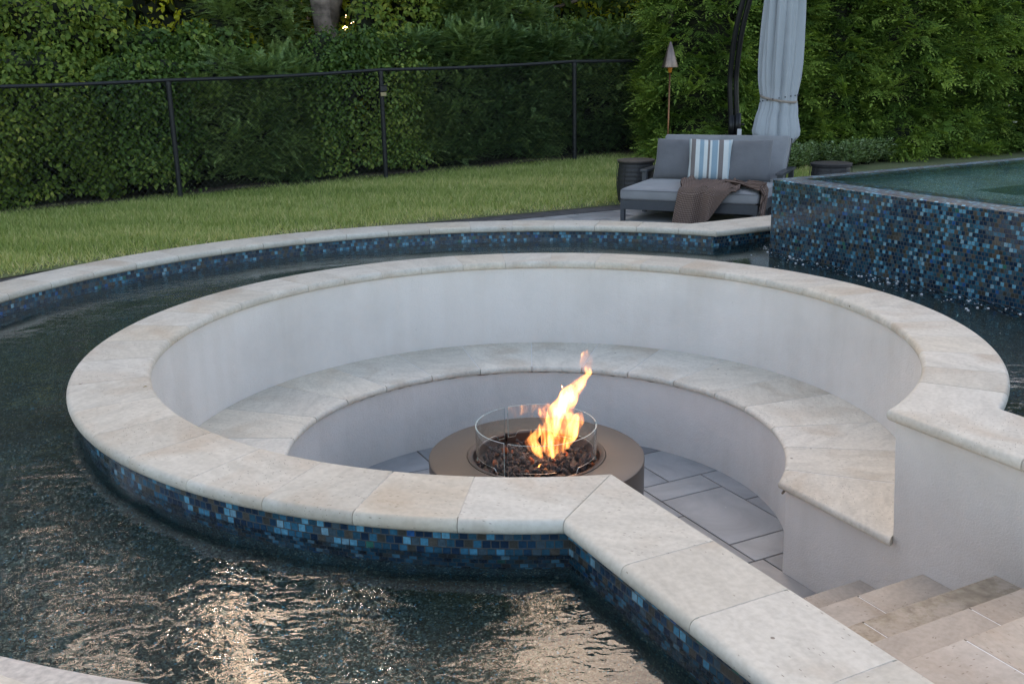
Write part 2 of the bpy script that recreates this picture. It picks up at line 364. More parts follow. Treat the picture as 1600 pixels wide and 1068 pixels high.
def bevel_slab(poly, zt, T, marks, r, mb, tone, segs=4):
    """a stone: polygon prism whose marked sides carry a bullnose"""
    n = len(poly)
    area = sum(poly[i][0]*poly[(i+1) % n][1]-poly[(i+1) % n][0]*poly[i][1] for i in range(n))
    if area < 0: poly = poly[::-1]; marks = [marks[(n-2-i) % n] for i in range(n)]
    P_ = [Vector((p[0], p[1])) for p in poly]
    def inset(dm, du):
        ln = []
        for i in range(n):
            a, b = P_[i], P_[(i+1) % n]; t = (b-a).normalized(); nr = Vector((-t.y, t.x)); ln.append((a+nr*(dm if marks[i] else du), t))
        out = []
        for i in range(n):
            (p, t), (q, u) = ln[i-1], ln[i]; den = t.x*u.y-t.y*u.x
            if abs(den) < 1e-3: out.append(q)
            else:
                w_ = q-p; k = (w_.x*u.y-w_.y*u.x)/den; out.append(p+t*k)
        return out
    lay = []
    for k in range(segs+1):
        a = PI/2*k/segs; lay.append((r*(1-math.sin(a)), 0.0, zt-T+r*(1-math.cos(a))))
    ch_ = min(.0012, r*.4); amax = math.asin((r-ch_)/r)
    for k in range(segs+1):
        a = amax*k/segs; lay.append((r*(1-math.cos(a)), 0.0, zt-r+r*math.sin(a)))
    lay.append((r*.93, ch_, zt))
    vs = []; fs = []
    for dm, du, z in lay: vs += [(p.x, p.y, z) for p in inset(dm, du)]
    m_ = len(lay)
    for k in range(m_-1):
        for i in range(n): fs.append((k*n+i, k*n+(i+1) % n, (k+1)*n+(i+1) % n, (k+1)*n+i))
    fs.append(tuple(range(n-1, -1, -1))); fs.append(tuple((m_-1)*n+i for i in range(n)))
    mb.add(vs, fs, tone)
def arc_stone(c, ri, ro, a0, a1, zt, T, mi, mo, r, mb, gap=.0010, seg=4, a0o=None, a1o=None):
    """ring segment from angle a0 to a1 (deg), optional different outer angles"""
    a0o = a0 if a0o is None else a0o; a1o = a1 if a1o is None else a1o
    gi = math.degrees(gap/ri); go = math.degrees(gap/ro)
    inn = [pol(c, ri, a0+gi+(a1-a0-2*gi)*i/seg) for i in range(seg+1)]
    out = [pol(c, ro, a0o+go+(a1o-a0o-2*go)*i/seg) for i in range(seg+1)]
    poly = [(p.x, p.y) for p in inn]+[(p.x, p.y) for p in out[::-1]]
    marks = [mi]*seg+[False]+[mo]*seg+[False]
    bevel_slab(poly, zt, T, marks, r, mb, rnd.random())
def tess(outer, holes, z):
    loops = [[Vector((p[0], p[1], 0)) for p in outer]]+[[Vector((p[0], p[1], 0)) for p in h] for h in holes]
    tri = tessellate_polygon(loops); pts = [p for l in loops for p in l]
    vs = [(p.x, p.y, z) for p in pts]; fs = []
    for a, b, c in tri:
        A, B, C_ = pts[a], pts[b], pts[c]
        cr = (B-A).cross(C_-A).z
        if abs(cr) < 1e-9: continue
        fs.append((a, b, c) if cr > 0 else (a, c, b))
    return vs, fs
def ribbon(mb, path, z0, z1, us=None, tone=0.0, flip=False, zs=None):
    u = 0.0; acc = [0.0]
    for i in range(1, len(path)):
        u += (Vector(path[i][:2])-Vector(path[i-1][:2])).length; acc.append(u)
    rows = zs or [z0, z1]; n = len(path)
    vs = [(p[0], p[1], z) for z in rows for p in path]; fs = []; uv = []
    for j in range(len(rows)-1):
        for i in range(n-1):
            f = [(j*n+i), (j*n+i+1), ((j+1)*n+i+1), ((j+1)*n+i)]
            w = [(acc[i], rows[j]), (acc[i+1], rows[j]), (acc[i+1], rows[j+1]), (acc[i], rows[j+1])]
            if flip: f = f[::-1]; w = w[::-1]
            fs.append(f); uv.append([(a, b+10) for a, b in w])
    mb.add(vs, fs, tone, uv)
def bulk(name, verts, faces_n, idx, m, parent=None, tones=None, smooth=False):
    """fast mesh from numpy: verts (N,3), idx flat index array with faces_n corners per face"""
    me = bpy.data.meshes.new(name); nf = len(idx)//faces_n
    me.vertices.add(len(verts)); me.vertices.foreach_set('co', np.asarray(verts, np.float32).ravel())
    me.loops.add(len(idx)); me.loops.foreach_set('vertex_index', np.asarray(idx, np.int32))
    me.polygons.add(nf); me.polygons.foreach_set('loop_start', np.arange(nf, dtype=np.int32)*faces_n)
    me.polygons.foreach_set('loop_total', np.full(nf, faces_n, np.int32))
    me.materials.append(m)
    if tones is not None:
        at = me.attributes.new('tone', 'FLOAT', 'FACE'); at.data.foreach_set('value', np.asarray(tones, np.float32))
    me.update(calc_edges=True); me.validate()
    return link(name, me, parent)

# ================================================================ THE PIT
Cn, Cv = Vector((*PC, 0)).dot(NX), Vector((*PC, 0)).dot(VX)
def circ_at_n(r, n): return Cv-math.sqrt(r*r-(n-Cn)**2)       # v on the near side of a pit circle at a given n
def ang_of(p): return math.degrees(math.atan2(p.y-PC[1], p.x-PC[0]))
pit = thing('pit_wall', 'round sunken white stucco seating wall capped with cream travertine in the middle of the pool', 'wall', (PC[0], PC[1], FL))
def P0(n, v):
    p = nv(n, v); return (p.x, p.y)
def W(o, par):        # meshes are written in world coordinates: cancel the parent's offset
    o.location = (-par.location.x, -par.location.y, -par.location.z)
    return o
mb = MB(); RI, RO, T = 1.682, 2.0, .046
joints = [-160+8.75*0, -149.6, -140.6, -132.1, -123.3, -114.6, -106.1, -97.4]
far = [-30.3, -22.9, -15.2, -7.2, 1.3, 11.0, 19.8, 27.9, 37.2, 46.8, 56.9, 65.5, 75.3, 84.9, 94.4, 103.5, 112.5, 121.3, 129.9, 138.4, 147.2, 155.8, 164.0, 172.3, 181.0, 190.5, 200.5]
js = far+[j+360 for j in joints[1:]]
for a, b in zip(js[:-1], js[1:]): arc_stone(PC, RI, RO, a, b, 0, T, True, True, .020, mb)
# mitred stone at the left of the stairs
nL, nLo, nR, nRo = 1.520, 1.222, 2.668, 3.018
cL = nv(nL, circ_at_n(RI, nL)); cLo = nv(nLo, circ_at_n(RO, nLo)); aL, aLo = ang_of(cL)+360, ang_of(cLo)+360
arc_stone(PC, RI, RO, 262.6, aL, 0, T, True, True, .020, mb, a1o=aLo)
def strip(n0, n1, v0, v1, m0, m1, v0b=None, v1b=None, zt=0, T=T, r=.020, mb=None, g=.0010, ends=(False, False)):
    v0b = v0 if v0b is None else v0b; v1b = v1 if v1b is None else v1b
    poly = [P0(n0, v0-g), P0(n1, v0b-g), P0(n1, v1b+g), P0(n0, v1+g)]
    bevel_slab(poly, zt, T, [ends[0], m1, ends[1], m0], r, mb, rnd.random())
vI, vO = circ_at_n(RI, nL), circ_at_n(RO, nLo)
strip(nLo, nL, vO, 1.878, True, True, v0b=vI, mb=mb)
for a, b in ((1.878, 1.596), (1.596, 1.27), (1.27, .93), (.93, .6), (.6, .25), (.25, -.1)): strip(nLo, nL, a, b, True, True, mb=mb)
# corner stone at the right of the stairs
vi, vo = circ_at_n(RI, nR), circ_at_n(RO, nRo)
ai, ao = ang_of(nv(nR, vi)), ang_of(nv(nRo, vo))
inn = [pol(PC, RI, -30.4+(ai+30.4)*i/4) for i in range(5)]; out = [pol(PC, RO, -30.4+(ao+30.4)*i/4) for i in range(5)]
poly = [(p.x, p.y) for p in inn]+[P0(nR, 1.860), P0(nRo, 1.860)]+[(p.x, p.y) for p in out[::-1]]
marks = [True]*4+[True, False, True]+[True]*4+[False]
bevel_slab(poly, 0, T, marks, .020, mb, .83)
for a, b in ((1.858, 1.45), (1.45, 1.05), (1.05, .6), (.6, .15), (.15, -.3)): strip(nR, nRo, a, b, True, True, mb=mb)
cp = W(mb.build('coping', M['trav'], pit, auto=35), pit)
# grout bed just under the joints
mb = MB(); gi, go = RI+.026, RO-.026
def ringbed(c, r0, r1, a0, a1, zt, T, mb, seg=60):
    p0 = [pol(c, r0, a0+(a1-a0)*i/seg) for i in range(seg+1)]; p1 = [pol(c, r1, a0+(a1-a0)*i/seg) for i in range(seg+1)]
    vs = [(p.x, p.y, zt) for p in p0]+[(p.x, p.y, zt) for p in p1]+[(p.x, p.y, zt-T) for p in p0]+[(p.x, p.y, zt-T) for p in p1]
    n = seg+1; fs = []
    for i in range(seg):
        fs += [(i, n+i, n+i+1, i+1), (2*n+i, i, i+1, 2*n+i+1), (n+i, 3*n+i, 3*n+i+1, n+i+1), (2*n+i, 2*n+i+1, 3*n+i+1, 3*n+i)]
    mb.add(vs, fs)
ringbed(PC, gi, go, -30, 264, -.0010, .040, mb, 90)
mb.box((nLo+.026, -.1, -.042), (nL-.026, 2.1, -.0010), fn=lambda a, b, c: nv(a, b, c))
mb.box((nR+.026, -.3, -.042), (nRo-.026, 2.1, -.0010), fn=lambda a, b, c: nv(a, b, c))
mb.build('grout', M['grout'], cp)

# stucco faces
def n_right(z): return 2.705+(2.785-2.705)*min(1, max(0, (-.045-z)/.486)) if z > BZ else 2.785+(2.815-2.785)*(BZ-z)/.45
WR = 1.705; BR = 1.196; nLw = 1.49
mb = MB()
zt = -T+.004
# inner cylinder above the bench
rows = [zt-(zt-(BZ-.035))*j/6 for j in range(7)]
vs = []; fs = []; K = 97
for z in rows:
    nr = n_right(z); a0 = ang_of(nv(nr, circ_at_n(WR, nr))); a1 = ang_of(nv(nLw, circ_at_n(WR, nLw)))+360
    for k in range(K):
        p = pol(PC, WR, a0+(a1-a0)*k/(K-1)); vs.append((p.x, p.y, z))
for j in range(6):
    for k in range(K-1): fs.append((j*K+k, j*K+k+1, (j+1)*K+k+1, (j+1)*K+k))
mb.add(vs, fs)
# right cheek of the stairs: above and below bench level
def cheek(zs, vf, n_f, vend, m):
    a = [nv(n_f(z), vf(z), z) for z in zs]; b = [nv(n_f(z), vend, z) for z in zs]
    vs = a+b; n = len(zs)
    m.add(vs, [(i, i+1, n+i+1, n+i) for i in range(n-1)])
cheek(rows, lambda z: circ_at_n(WR, n_right(z)), n_right, -.3, mb)
rows2 = [BZ-.035-(.45-.035)*j/3 for j in range(4)]
cheek(rows2, lambda z: circ_at_n(BR, n_right(z)), n_right, -.3, mb)
cheek(rows, lambda z: circ_at_n(WR, nLw), lambda z: nLw, -.1, mb)
cheek(rows2, lambda z: circ_at_n(BR, nLw), lambda z: nLw, -.1, mb)
# outside cheeks towards the pool, above the tile
W(mb.build('stucco_face', M['stucco'], pit, auto=40), pit)
# pool side: mosaic band and pebble below
RT = 1.972
def outer_path():
    p = [P0(nLo+.03, -.1), P0(nLo+.03, circ_at_n(RT, nLo+.03))]
    a1 = ang_of(nv(nLo+.03, circ_at_n(RT, nLo+.03)))+360; a0 = ang_of(nv(nRo-.03, circ_at_n(RT, nRo-.03)))
    for i in range(1, 121):
        q = pol(PC, RT, a1+(a0-a1)*i/120); p.append((q.x, q.y))
    p.append(P0(nRo-.03, -.3)); return p
op = outer_path()
mb = MB(); ribbon(mb, op, -.205, -.040); W(mb.build('tile_band', M['tile'], pit, auto=40), pit)
mb = MB(); ribbon(mb, op, PF, -.205); W(mb.build('submerged_plaster', M['pebble'], pit, auto=40), pit)

# ================================================================ BENCH
bench = thing('curved_bench', 'low curved travertine bench running round the inside of the white pit wall', 'bench', (PC[0], PC[1], FL))
mb = MB(); b0, b1 = 1.166, WR-.0005
bj = [-21.8, -8.5, 4.3, 19.6, 32.0, 46.4, 60.9, 74.6, 89.1, 104.2, 118.8, 133.6, 147.9, 162.2, 176.8, 191.2, 205.6, 220, 234.5, 249]
for a, b in zip(bj[:-1], bj[1:]): arc_stone(PC, b0, b1, a, b, BZ, .036, True, False, .016, mb, gap=.0028)
nb = 2.752
vi, vo = circ_at_n(b0, nb), circ_at_n(b1, nb); ai, ao = ang_of(nv(nb, vi)), ang_of(nv(nb, vo))
inn = [pol(PC, b0, -22.0+(ai+22.0)*i/3) for i in range(4)]; out = [pol(PC, b1, -22.0+(ao+22.0)*i/3) for i in range(4)]
poly = [(p.x, p.y) for p in inn]+[(p.x, p.y) for p in out[::-1]]
bevel_slab(poly, BZ, .036, [True]*3+[True]+[False]*3+[False], .016, mb, .31)
nb2 = nLw+.02; vi, vo = circ_at_n(b0, nb2), circ_at_n(b1, nb2)
arc_stone(PC, b0, b1, 249, ang_of(nv(nb2, vi))+360, BZ, .036, True, False, .016, mb, a1o=ang_of(nv(nb2, vo))+360)
seat = W(mb.build('seat_slab', M['trav_bench'], bench, auto=35), bench)
mb = MB(); ringbed(PC, b0+.020, b1-.004, -24, 262, BZ-.0018, .030, mb, 80)
mb.build('grout', M['grout_white'], seat)
mb = MB(); vs = []; fs = []; K = 81
for z in rows2:
    nr = n_right(z); a0 = ang_of(nv(nr, circ_at_n(BR, nr))); a1 = ang_of(nv(nLw, circ_at_n(BR, nLw)))+360
    for k in range(K):
        p = pol(PC, BR, a0+(a1-a0)*k/(K-1)); vs.append((p.x, p.y, z))
for j in range(3):
    for k in range(K-1): fs.append((j*K+k, j*K+k+1, (j+1)*K+k+1, (j+1)*K+k))
mb.add(vs, fs); W(mb.build('riser', M['stucco'], bench, auto=40), bench)
# ragged mortar line under the front edge of the bench
mb = MB()
def ragged(path, z, mb, w=.006):
    for i in range(len(path)-1):
        pass
    hs = [.001+rnd.random()**2*.007 for _ in path]
    mb.tube([(p[0], p[1], z-h*.4) for p, h in zip(path, hs)], [w*.35+h*.5 for h in hs], 6)
ragged([(lambda p: (p.x, p.y))(pol(PC, BR-.002, a)) for a in np.arange(-30, 190, 1.1)], BZ-.037, mb)
ragged([P0(2.781, v) for v in np.arange(2.75, 3.0, .02)], BZ-.038, mb, .009)
W(mb.build('mortar_bead', plain('rusty mortar', (.27, .20, .14), .95, var=.4, scale=40), bench), bench)

# ================================================================ PIT FLOOR AND STEPS
def paving(name, rects, zt, T, m, parent=None, gap=.006, bz=.003):
    mb = MB()
    for (n0, n1, v0, v1) in rects:
        bevel_slab([P0(n0+gap, v0+gap), P0(n1-gap, v0+gap), P0(n1-gap, v1-gap), P0(n0+gap, v1-gap)], zt, T, [True]*4, bz, mb, rnd.random(), 1)
    return mb.build(name, m, parent, auto=30)
mb = MB(); vs, fs = tess([P0(.6, -.2), P0(3.6, -.2), P0(3.6, 5.6), P0(.6, 5.6)], [], FL-.006); mb.add(vs, fs)
prop(mb.build('ground_joint_bed', M['grout_dark']), kind='structure')
rects = [(2.776, 3.164, 3.343, 3.892), (2.776, 3.164, 3.892, 4.078), (2.776, 2.954, 4.078, 4.47), (2.954, 3.4, 4.078, 4.47),
         (3.164, 3.6, 3.702, 4.078), (3.164, 3.6, 3.343, 3.702), (2.776, 3.2, 3.163, 3.343), (2.822, 3.2, 2.9, 3.163), (2.45, 2.822, 2.4, 3.163), (2.3, 2.776, 3.163, 3.697),
         (2.3, 2.776, 3.697, 4.2), (2.95, 3.4, 4.47, 4.9), (2.6, 2.95, 4.47, 5.2), (2.3, 2.6, 4.2, 5.2), (2.6, 2.776, 4.2, 4.47),
         (1.93, 2.3, 4.88, 5.25), (1.4, 1.93, 4.88, 5.3), (.9, 1.4, 4.6, 5.2), (1.4, 1.90, 4.45, 4.88), (.85, 1.4, 3.9, 4.6), (1.4, 1.9, 4.0, 4.45), (1.9, 2.3, 4.2, 4.88),
         (.85, 1.4, 3.3, 3.9), (1.4, 2.3, 3.5, 4.0), (1.4, 2.45, 2.4, 3.163), (1.4, 2.3, 3.163, 3.5)]
rects = [r for r in rects if r not in ()]
prop(paving('pit_floor_paving', rects, FL, .03, M['bluestone'], gap=.004), kind='structure')

steps = thing('stone_steps', 'short flight of travertine steps leading down into the round pit beside the white wall', 'steps', tuple(nv(2.1, 1.9, FL)))
sv = [2.58, 2.28, 1.98, 1.71, 1.455]; sz = [-.797, -.625, -.482, -.330, -.185]
jn = [[2.47], [2.47], [2.175], [2.30], [1.95, 2.5]]
for i in range(5):
    z = sz[i]; v0 = sv[i]; v1 = sv[i+1]-.03 if i < 4 else -.1
    mb = MB(); ns = [nLw-.0]+jn[i]+[n_right(z)+.004]
    for a, b in zip(ns[:-1], ns[1:]):
        g = .004
        if i == 4:
            for va, vb in ((v0, 1.0), (1.0, .5), (.5, -.1)):
                bevel_slab([P0(a+g*.5, va-.001), P0(b-g*.5, va-.001), P0(b-g*.5, vb+.001), P0(a+g*.5, vb+.001)], z, .04, [va == v0, False, False, False], .007, mb, rnd.random(), 3)
        else:
            bevel_slab([P0(a+g*.5, v0), P0(b-g*.5, v0), P0(b-g*.5, v1), P0(a+g*.5, v1)], z, .038, [True, False, False, False], .007, mb, rnd.random(), 3)
    tr = W(mb.build('tread', M['trav_worn'] if i == 2 else M['trav_step'], steps, auto=35), steps)
    if i == 2: tr['label'] = 'tread with a flaking mossy surface'
    mb = MB(); zb = sz[i-1] if i else FL
    mb.box((nLw, v0-.02-.3, zb-.02), (n_right(z)-.002, v0-.018, z-.039), fn=lambda a, b, c: nv(a, b, c))
    mb.box((nLw+.003, (v1 if i < 4 else -.1)+.002, z-.037), (n_right(z)-.003, v0-.012, z-.0010), fn=lambda a, b, c: nv(a, b, c))
    W(mb.build('riser', M['grout_white'], steps), steps)

# ================================================================ OUTER RING, CHANNEL, GROUND
OI, OO = 2.93, 3.25
On, Ov = Vector((*OC, 0)).dot(NX), Vector((*OC, 0)).dot(VX)
ring = thing('pool_wall', 'low outer pool wall with cream coping and blue mosaic band curving beside the lawn', 'wall', (OC[0], OC[1], G))
cin = Vector((1.50, 7.18, 0)); cout = Vector((1.375, 7.57, 0))
ain = math.degrees(math.atan2(cin.y-OC[1], cin.x-OC[0])); aout = math.degrees(math.atan2(cout.y-OC[1], cout.x-OC[0]))
Rin = math.hypot(cin.x-OC[0], cin.y-OC[1]); Rout = math.hypot(cout.x-OC[0], cout.y-OC[1])
def rr(a, r, rc, ac):       # the ring runs a little wider than round near the corner
    k = max(0, 1-abs(a-ac)/35.0); q = min(1, max(0, (a-235)/32.0)); return r+(rc-r)*k*k*(3-2*k)+.15*q*q*(3-2*q)
mb = MB(); oj = [ain]+[ain+5.6+6.15*i for i in range(33)]
aend = 279
oj = [a for a in oj if a < aend]+[aend]
for a, b in zip(oj[:-1], oj[1:]):
    sg = 3
    ao_, bo_ = (aout if a == ain else a), b
    inn = [pol(OC, rr(a+(b-a)*i/sg, OI, Rin, ain), a+.03+(b-a-.06)*i/sg) for i in range(sg+1)]
    out = [pol(OC, rr(ao_+(bo_-ao_)*i/sg, OO, Rout, aout), ao_+.03+(bo_-ao_-.06)*i/sg) for i in range(sg+1)]
    bevel_slab([(p.x, p.y) for p in inn]+[(p.x, p.y) for p in out[::-1]], 0, .046, [True]*sg+[False]+[True]*sg+[False], .020, mb, rnd.random())
n0i, v0i = cin.dot(NX), cin.dot(VX); n0o, v0o = cout.dot(NX), cout.dot(VX)
bevel_slab([P0(n0i, v0i), P0(5.15, v0i-.01), P0(5.15, v0o), P0(n0o, v0o)], 0, .046, [True, False, True, False], .020, mb, .42)
for k in range(8):
    strip2 = [P0(5.153+.6*k, v0i-.01), P0(5.15+.6*k+.597, v0i-.01), P0(5.15+.6*k+.597, v0o), P0(5.153+.6*k, v0o)]
    bevel_slab(strip2, 0, .046, [True, False, True, False], .020, mb, rnd.random())
cpo = W(mb.build('coping', M['trav'], ring, auto=35), ring)
mb = MB(); ringbed(OC, OI+.03, OO-.03, ain+20, aend, -.0010, .04, mb, 80); mb.build('grout', M['grout'], cpo)
# inner face path (pool side), outer face (lawn side)
pin = [P0(9.9, v0i+.025), (lambda p: (p.x, p.y))(cin+VX*.03)]+[(lambda p: (p.x, p.y))(pol(OC, rr(a, OI, Rin, ain)+.03, a)) for a in np.linspace(ain+1, aend, 100)]
pout = [P0(9.9, v0o-.03), (lambda p: (p.x, p.y))(cout-VX*.03)]+[(lambda p: (p.x, p.y))(pol(OC, rr(a, OO, Rout, aout)-.03, a)) for a in np.linspace(aout+1, aend, 100)]
mb = MB(); ribbon(mb, pin, -.205, -.040); W(mb.build('tile_band', M['tile'], ring, auto=40), ring)
mb = MB(); ribbon(mb, pin, PF, -.205); W(mb.build('submerged_plaster', M['pebble'], ring, auto=40), ring)
mb = MB(); ribbon(mb, pout, G-.1, -.042); W(mb.build('outer_face', M['stucco'], ring, auto=40), ring)

# water and pool floor: one simple polygon round the pit
def channel(off=0.0):
    p = [P0(nLo+.05, 1.12), P0(nLo+.05, circ_at_n(1.95, nLo+.05))]
    a1 = ang_of(Vector((*p[-1], 0)))+360; q0 = nv(nRo-.05, circ_at_n(1.95, nRo-.05)); a0 = ang_of(q0)
    for i in range(1, 121):
        q = pol(PC, 1.95, a1+(a0-a1)*i/120); p.append((q.x, q.y))
    p += [P0(nRo-.05, -.6), P0(4.78, -.6), P0(4.78, 5.40), P0(9.8, 5.40), P0(9.8, v0i+.04), (lambda p: (p.x, p.y))(cin+VX*.05)]
    for a in np.linspace(ain+1, 279, 116):
        q = pol(OC, rr(a, OI, Rin, ain)+.05, a); p.append((q.x, q.y))
    return p
ch = channel()
mb = MB(); vs, fs = tess(ch, [], WL); mb.add(vs, fs); prop(mb.build('water', M['water']), kind='structure')
mb = MB(); vs, fs = tess(ch, [], PF); mb.add(vs, fs); prop(mb.build('pool_floor', M['pebble']), kind='structure')

# paved terrace and lawn
VE = 9.02; PRr = 4.62
def r_terr(a):              # how far the terrace reaches from the ring centre
    d = Vector((math.cos(R(a)), math.sin(R(a)), 0)); dn, dv = d.dot(NX), d.dot(VX)
    best = PRr
    if dn > 0:
        c = [1e9]
        if dv > 0: c.append((VE-Ov)/dv)
        if dv < 0: c.append((Ov+5)/-dv)
        c.append((15.0-On)/dn); best = max(best, min(c))
    elif dv < 0: best = max(best, min((Ov+5)/-dv, 5.5) if dv < -.9 else best)
    return best
def lawn_z(x, y):
    n = x*NX.x+y*NX.y; v = x*VX.x+y*VX.y
    k = np.clip((v-9.0)/3.3, 0, 1.6)
    return G+.004+k*np.clip((n-2.2)*.022, -.05, .115)-.05*k*np.clip((n-9)/2, 0, 1)
A = np.linspace(0, 360, 361)[:-1]; rad0 = np.array([r_terr(a) for a in A])
steps_ = [0, .3, .8, 1.5, 2.4, 3.5, 5, 7, 10, 15, 25, 50, 110, 220]
vs = []
for s_ in steps_:
    for a, r in zip(A, rad0):
        x = OC[0]+(r+s_)*math.cos(R(a)); y = OC[1]+(r+s_)*math.sin(R(a)); vs.append((x, y, float(lawn_z(x, y))))
n = len(A); fs = [(j*n+i, j*n+(i+1) % n, (j+1)*n+(i+1) % n, (j+1)*n+i)[::-1] for j in range(len(steps_)-1) for i in range(n)]
mb = MB(); mb.add(vs, fs); prop(mb.build('lawn_ground', M['turf'], smooth=True), kind='structure')
# joint bed under the terrace
outer = [(OC[0]+(r+.05)*math.cos(R(a)), OC[1]+(r+.05)*math.sin(R(a))) for a, r in zip(A, rad0)]
vs = []
for a, r in zip(A, rad0):
    dd_ = Vector((math.cos(R(a)), math.sin(R(a)), 0)); dn, dv = dd_.dot(NX), dd_.dot(VX); st_ = OO-.03
    if dn > 1e-6:
        c = [(9.9-On)/dn]
        if dv > 0: c.append((v0o-.03-Ov)/dv)
        if dv < 0: c.append((Ov+.8)/-dv)
        st_ = max(st_, min(c))
    for q in (st_, max(r, st_)+.25): vs.append((OC[0]+q*dd_.x, OC[1]+q*dd_.y, G-.012))
n = len(A); mb = MB(); mb.add(vs, [(2*i, 2*i+1, 2*((i+1) % n)+1, 2*((i+1) % n)) for i in range(n)]); prop(mb.build('terrace_joint_bed', M['grout_dark']), kind='structure')
# flags of the visible terrace
rects = []
vv = 5.9
while vv < VE-.32:
    h = rnd.choice([.3, .45, .6]); h = min(h, VE-.30-vv) if VE-.30-vv > .25 else VE-.30-vv
    if h < .08: break
    x = .0-rnd.random()*.4
    while x < 12:
        w = rnd.choice([.45, .6, .75, .9]); rects.append((x, x+w, vv, vv+h)); x += w
    vv += h
rects = [r for r in rects if math.hypot(*(Vector(P0((r[0]+r[1])/2, (r[2]+r[3])/2))-Vector(OC))) > 3.25 and not (r[0] < 2.0 and math.hypot(*(Vector(P0(r[0], r[3]))-Vector(OC))) > PRr-.3)]
rects = [r for r in rects if all(math.hypot(*(Vector(P0(a, b))-Vector(OC))) > 3.33 for a in r[:2] for b in r[2:]) and r[2] > 6.14]
prop(paving('terrace_paving', rects, G, .02, M['bluestone'], gap=.005), kind='structure')
# darker border course along the grass
mb = MB(); x = On-.1
while x < 13:
    bevel_slab([P0(x+.004, VE-.295), P0(x+.196, VE-.295), P0(x+.196, VE-.005), P0(x+.004, VE-.005)], G+.002, .02, [True]*4, .003, mb, rnd.random(), 1); x += .2
a = math.degrees(math.atan2(VX.y, VX.x))+1.2
while a < 265:
    arc_stone(OC, PRr-.36, PRr-.02, a, a+2.5, G+.002, .02, True, True, .003, mb, gap=.004, seg=1); a += 2.5
prop(mb.build('terrace_border', plain('charcoal paver', (.075, .072, .072), .8, var=.35, scale=7), auto=30), kind='structure')
# soil strip behind the fence
mb = MB(); K = 60
for i in range(K):
    n0, n1 = -5+i*.3, -5+(i+1)*.3; q = []
    for (a, b) in ((n0, 12.52), (n1, 12.52), (n1, 15.5), (n0, 15.5)):
        p = nv(a, b); p.z = float(lawn_z(p.x, p.y))+.02+.03*math.sin(a*3.1+b); q.append(p)
    mb.add(q, [(0, 1, 2, 3)])
prop(mb.build('hedge_bed_soil', M['soil']), kind='structure')
# ================================================================ RAISED SPA
SN, SV, SZ = 4.744, 5.43, .392
spa = thing('raised_spa', 'raised square spa faced in blue glass mosaic overflowing into the lower pool', 'spa', tuple(nv(SN, SV, G)))
mb = MB()
path = [P0(10.5, SV), P0(SN+.012, SV)]+[P0(SN+.012-.012*math.sin(t), SV-.012+.012*math.cos(t)) for t in (PI/4, PI/2)]+[P0(SN, -1.2)]
ribbon(mb, path, PF-.3, SZ-.006)
o = W(mb.build('tiled_wall', M['tile_spa'], spa, auto=50), spa)
mb = MB()      # rim: top ledge then inner faces
LN, LV = SN+.285, SV-.225
def rimquad(a, b, c, d, z):
    # uv in garden coordinates so that tiles stay square
    mb.add([nv(*p, z) for p in (a, b, c, d)], [(0, 1, 2, 3)], 0, [[(p[0]+20, p[1]+20) for p in (a, b, c, d)]])
rimquad((SN+.006, -1.2), (LN, -1.2), (LN, LV), (SN+.006, SV-.006), SZ)
rimquad((LN, LV), (10.5, LV), (10.5, SV-.006), (SN+.006, SV-.006), SZ)
e = [(SN, SZ-.006), (SN+.006, SZ)]
mb.add([nv(SN, -1.2, SZ-.006), nv(SN+.006, -1.2, SZ), nv(SN+.006, SV-.006, SZ), nv(SN, SV, SZ-.006)], [(0, 1, 2, 3)], 0, [[(0, 0), (.006, 0), (.006, 6), (0, 6)]])
mb.add([nv(SN, SV, SZ-.006), nv(SN+.006, SV-.006, SZ), nv(10.5, SV-.006, SZ), nv(10.5, SV, SZ-.006)], [(0, 1, 2, 3)], 0, [[(0, 0), (0, .006), (6, .006), (6, 0)]])
ribbon(mb, [P0(10.5, LV), P0(LN, LV), P0(LN, -1.2)], SZ-.16, SZ, flip=True)
W(mb.build('tiled_rim', M['tile_rim'], spa), spa)
mb = MB()
ribbon(mb, [P0(10.5, LV), P0(LN, LV), P0(LN, -1.2)], SZ-.30, SZ-.16, flip=True)
def flat(a, b, z): mb.add([nv(a[0], a[1], z), nv(b[0], a[1], z), nv(b[0], b[1], z), nv(a[0], b[1], z)], [(0, 1, 2, 3)])
flat((LN, LV-.75), (10.5, LV), SZ-.30); flat((LN, -1.2), (LN+.55, LV-.75), SZ-.30)
ribbon(mb, [P0(10.5, LV-.75), P0(LN+.55, LV-.75), P0(LN+.55, -1.2)], SZ-.75, SZ-.30, flip=True)
flat((LN+.55, -1.2), (10.5, LV-.75), SZ-.75)
W(mb.build('basin', M['pebble_spa'], spa), spa)
mb = MB(); mb.add([nv(SN+.17, -1.2, SZ+.002), nv(10.5, -1.2, SZ+.002), nv(10.5, SV-.13, SZ+.002), nv(SN+.17, SV-.13, SZ+.002)], [(0, 1, 2, 3)])
prop(mb.build('spa_water', M['water_spa']), kind='structure')
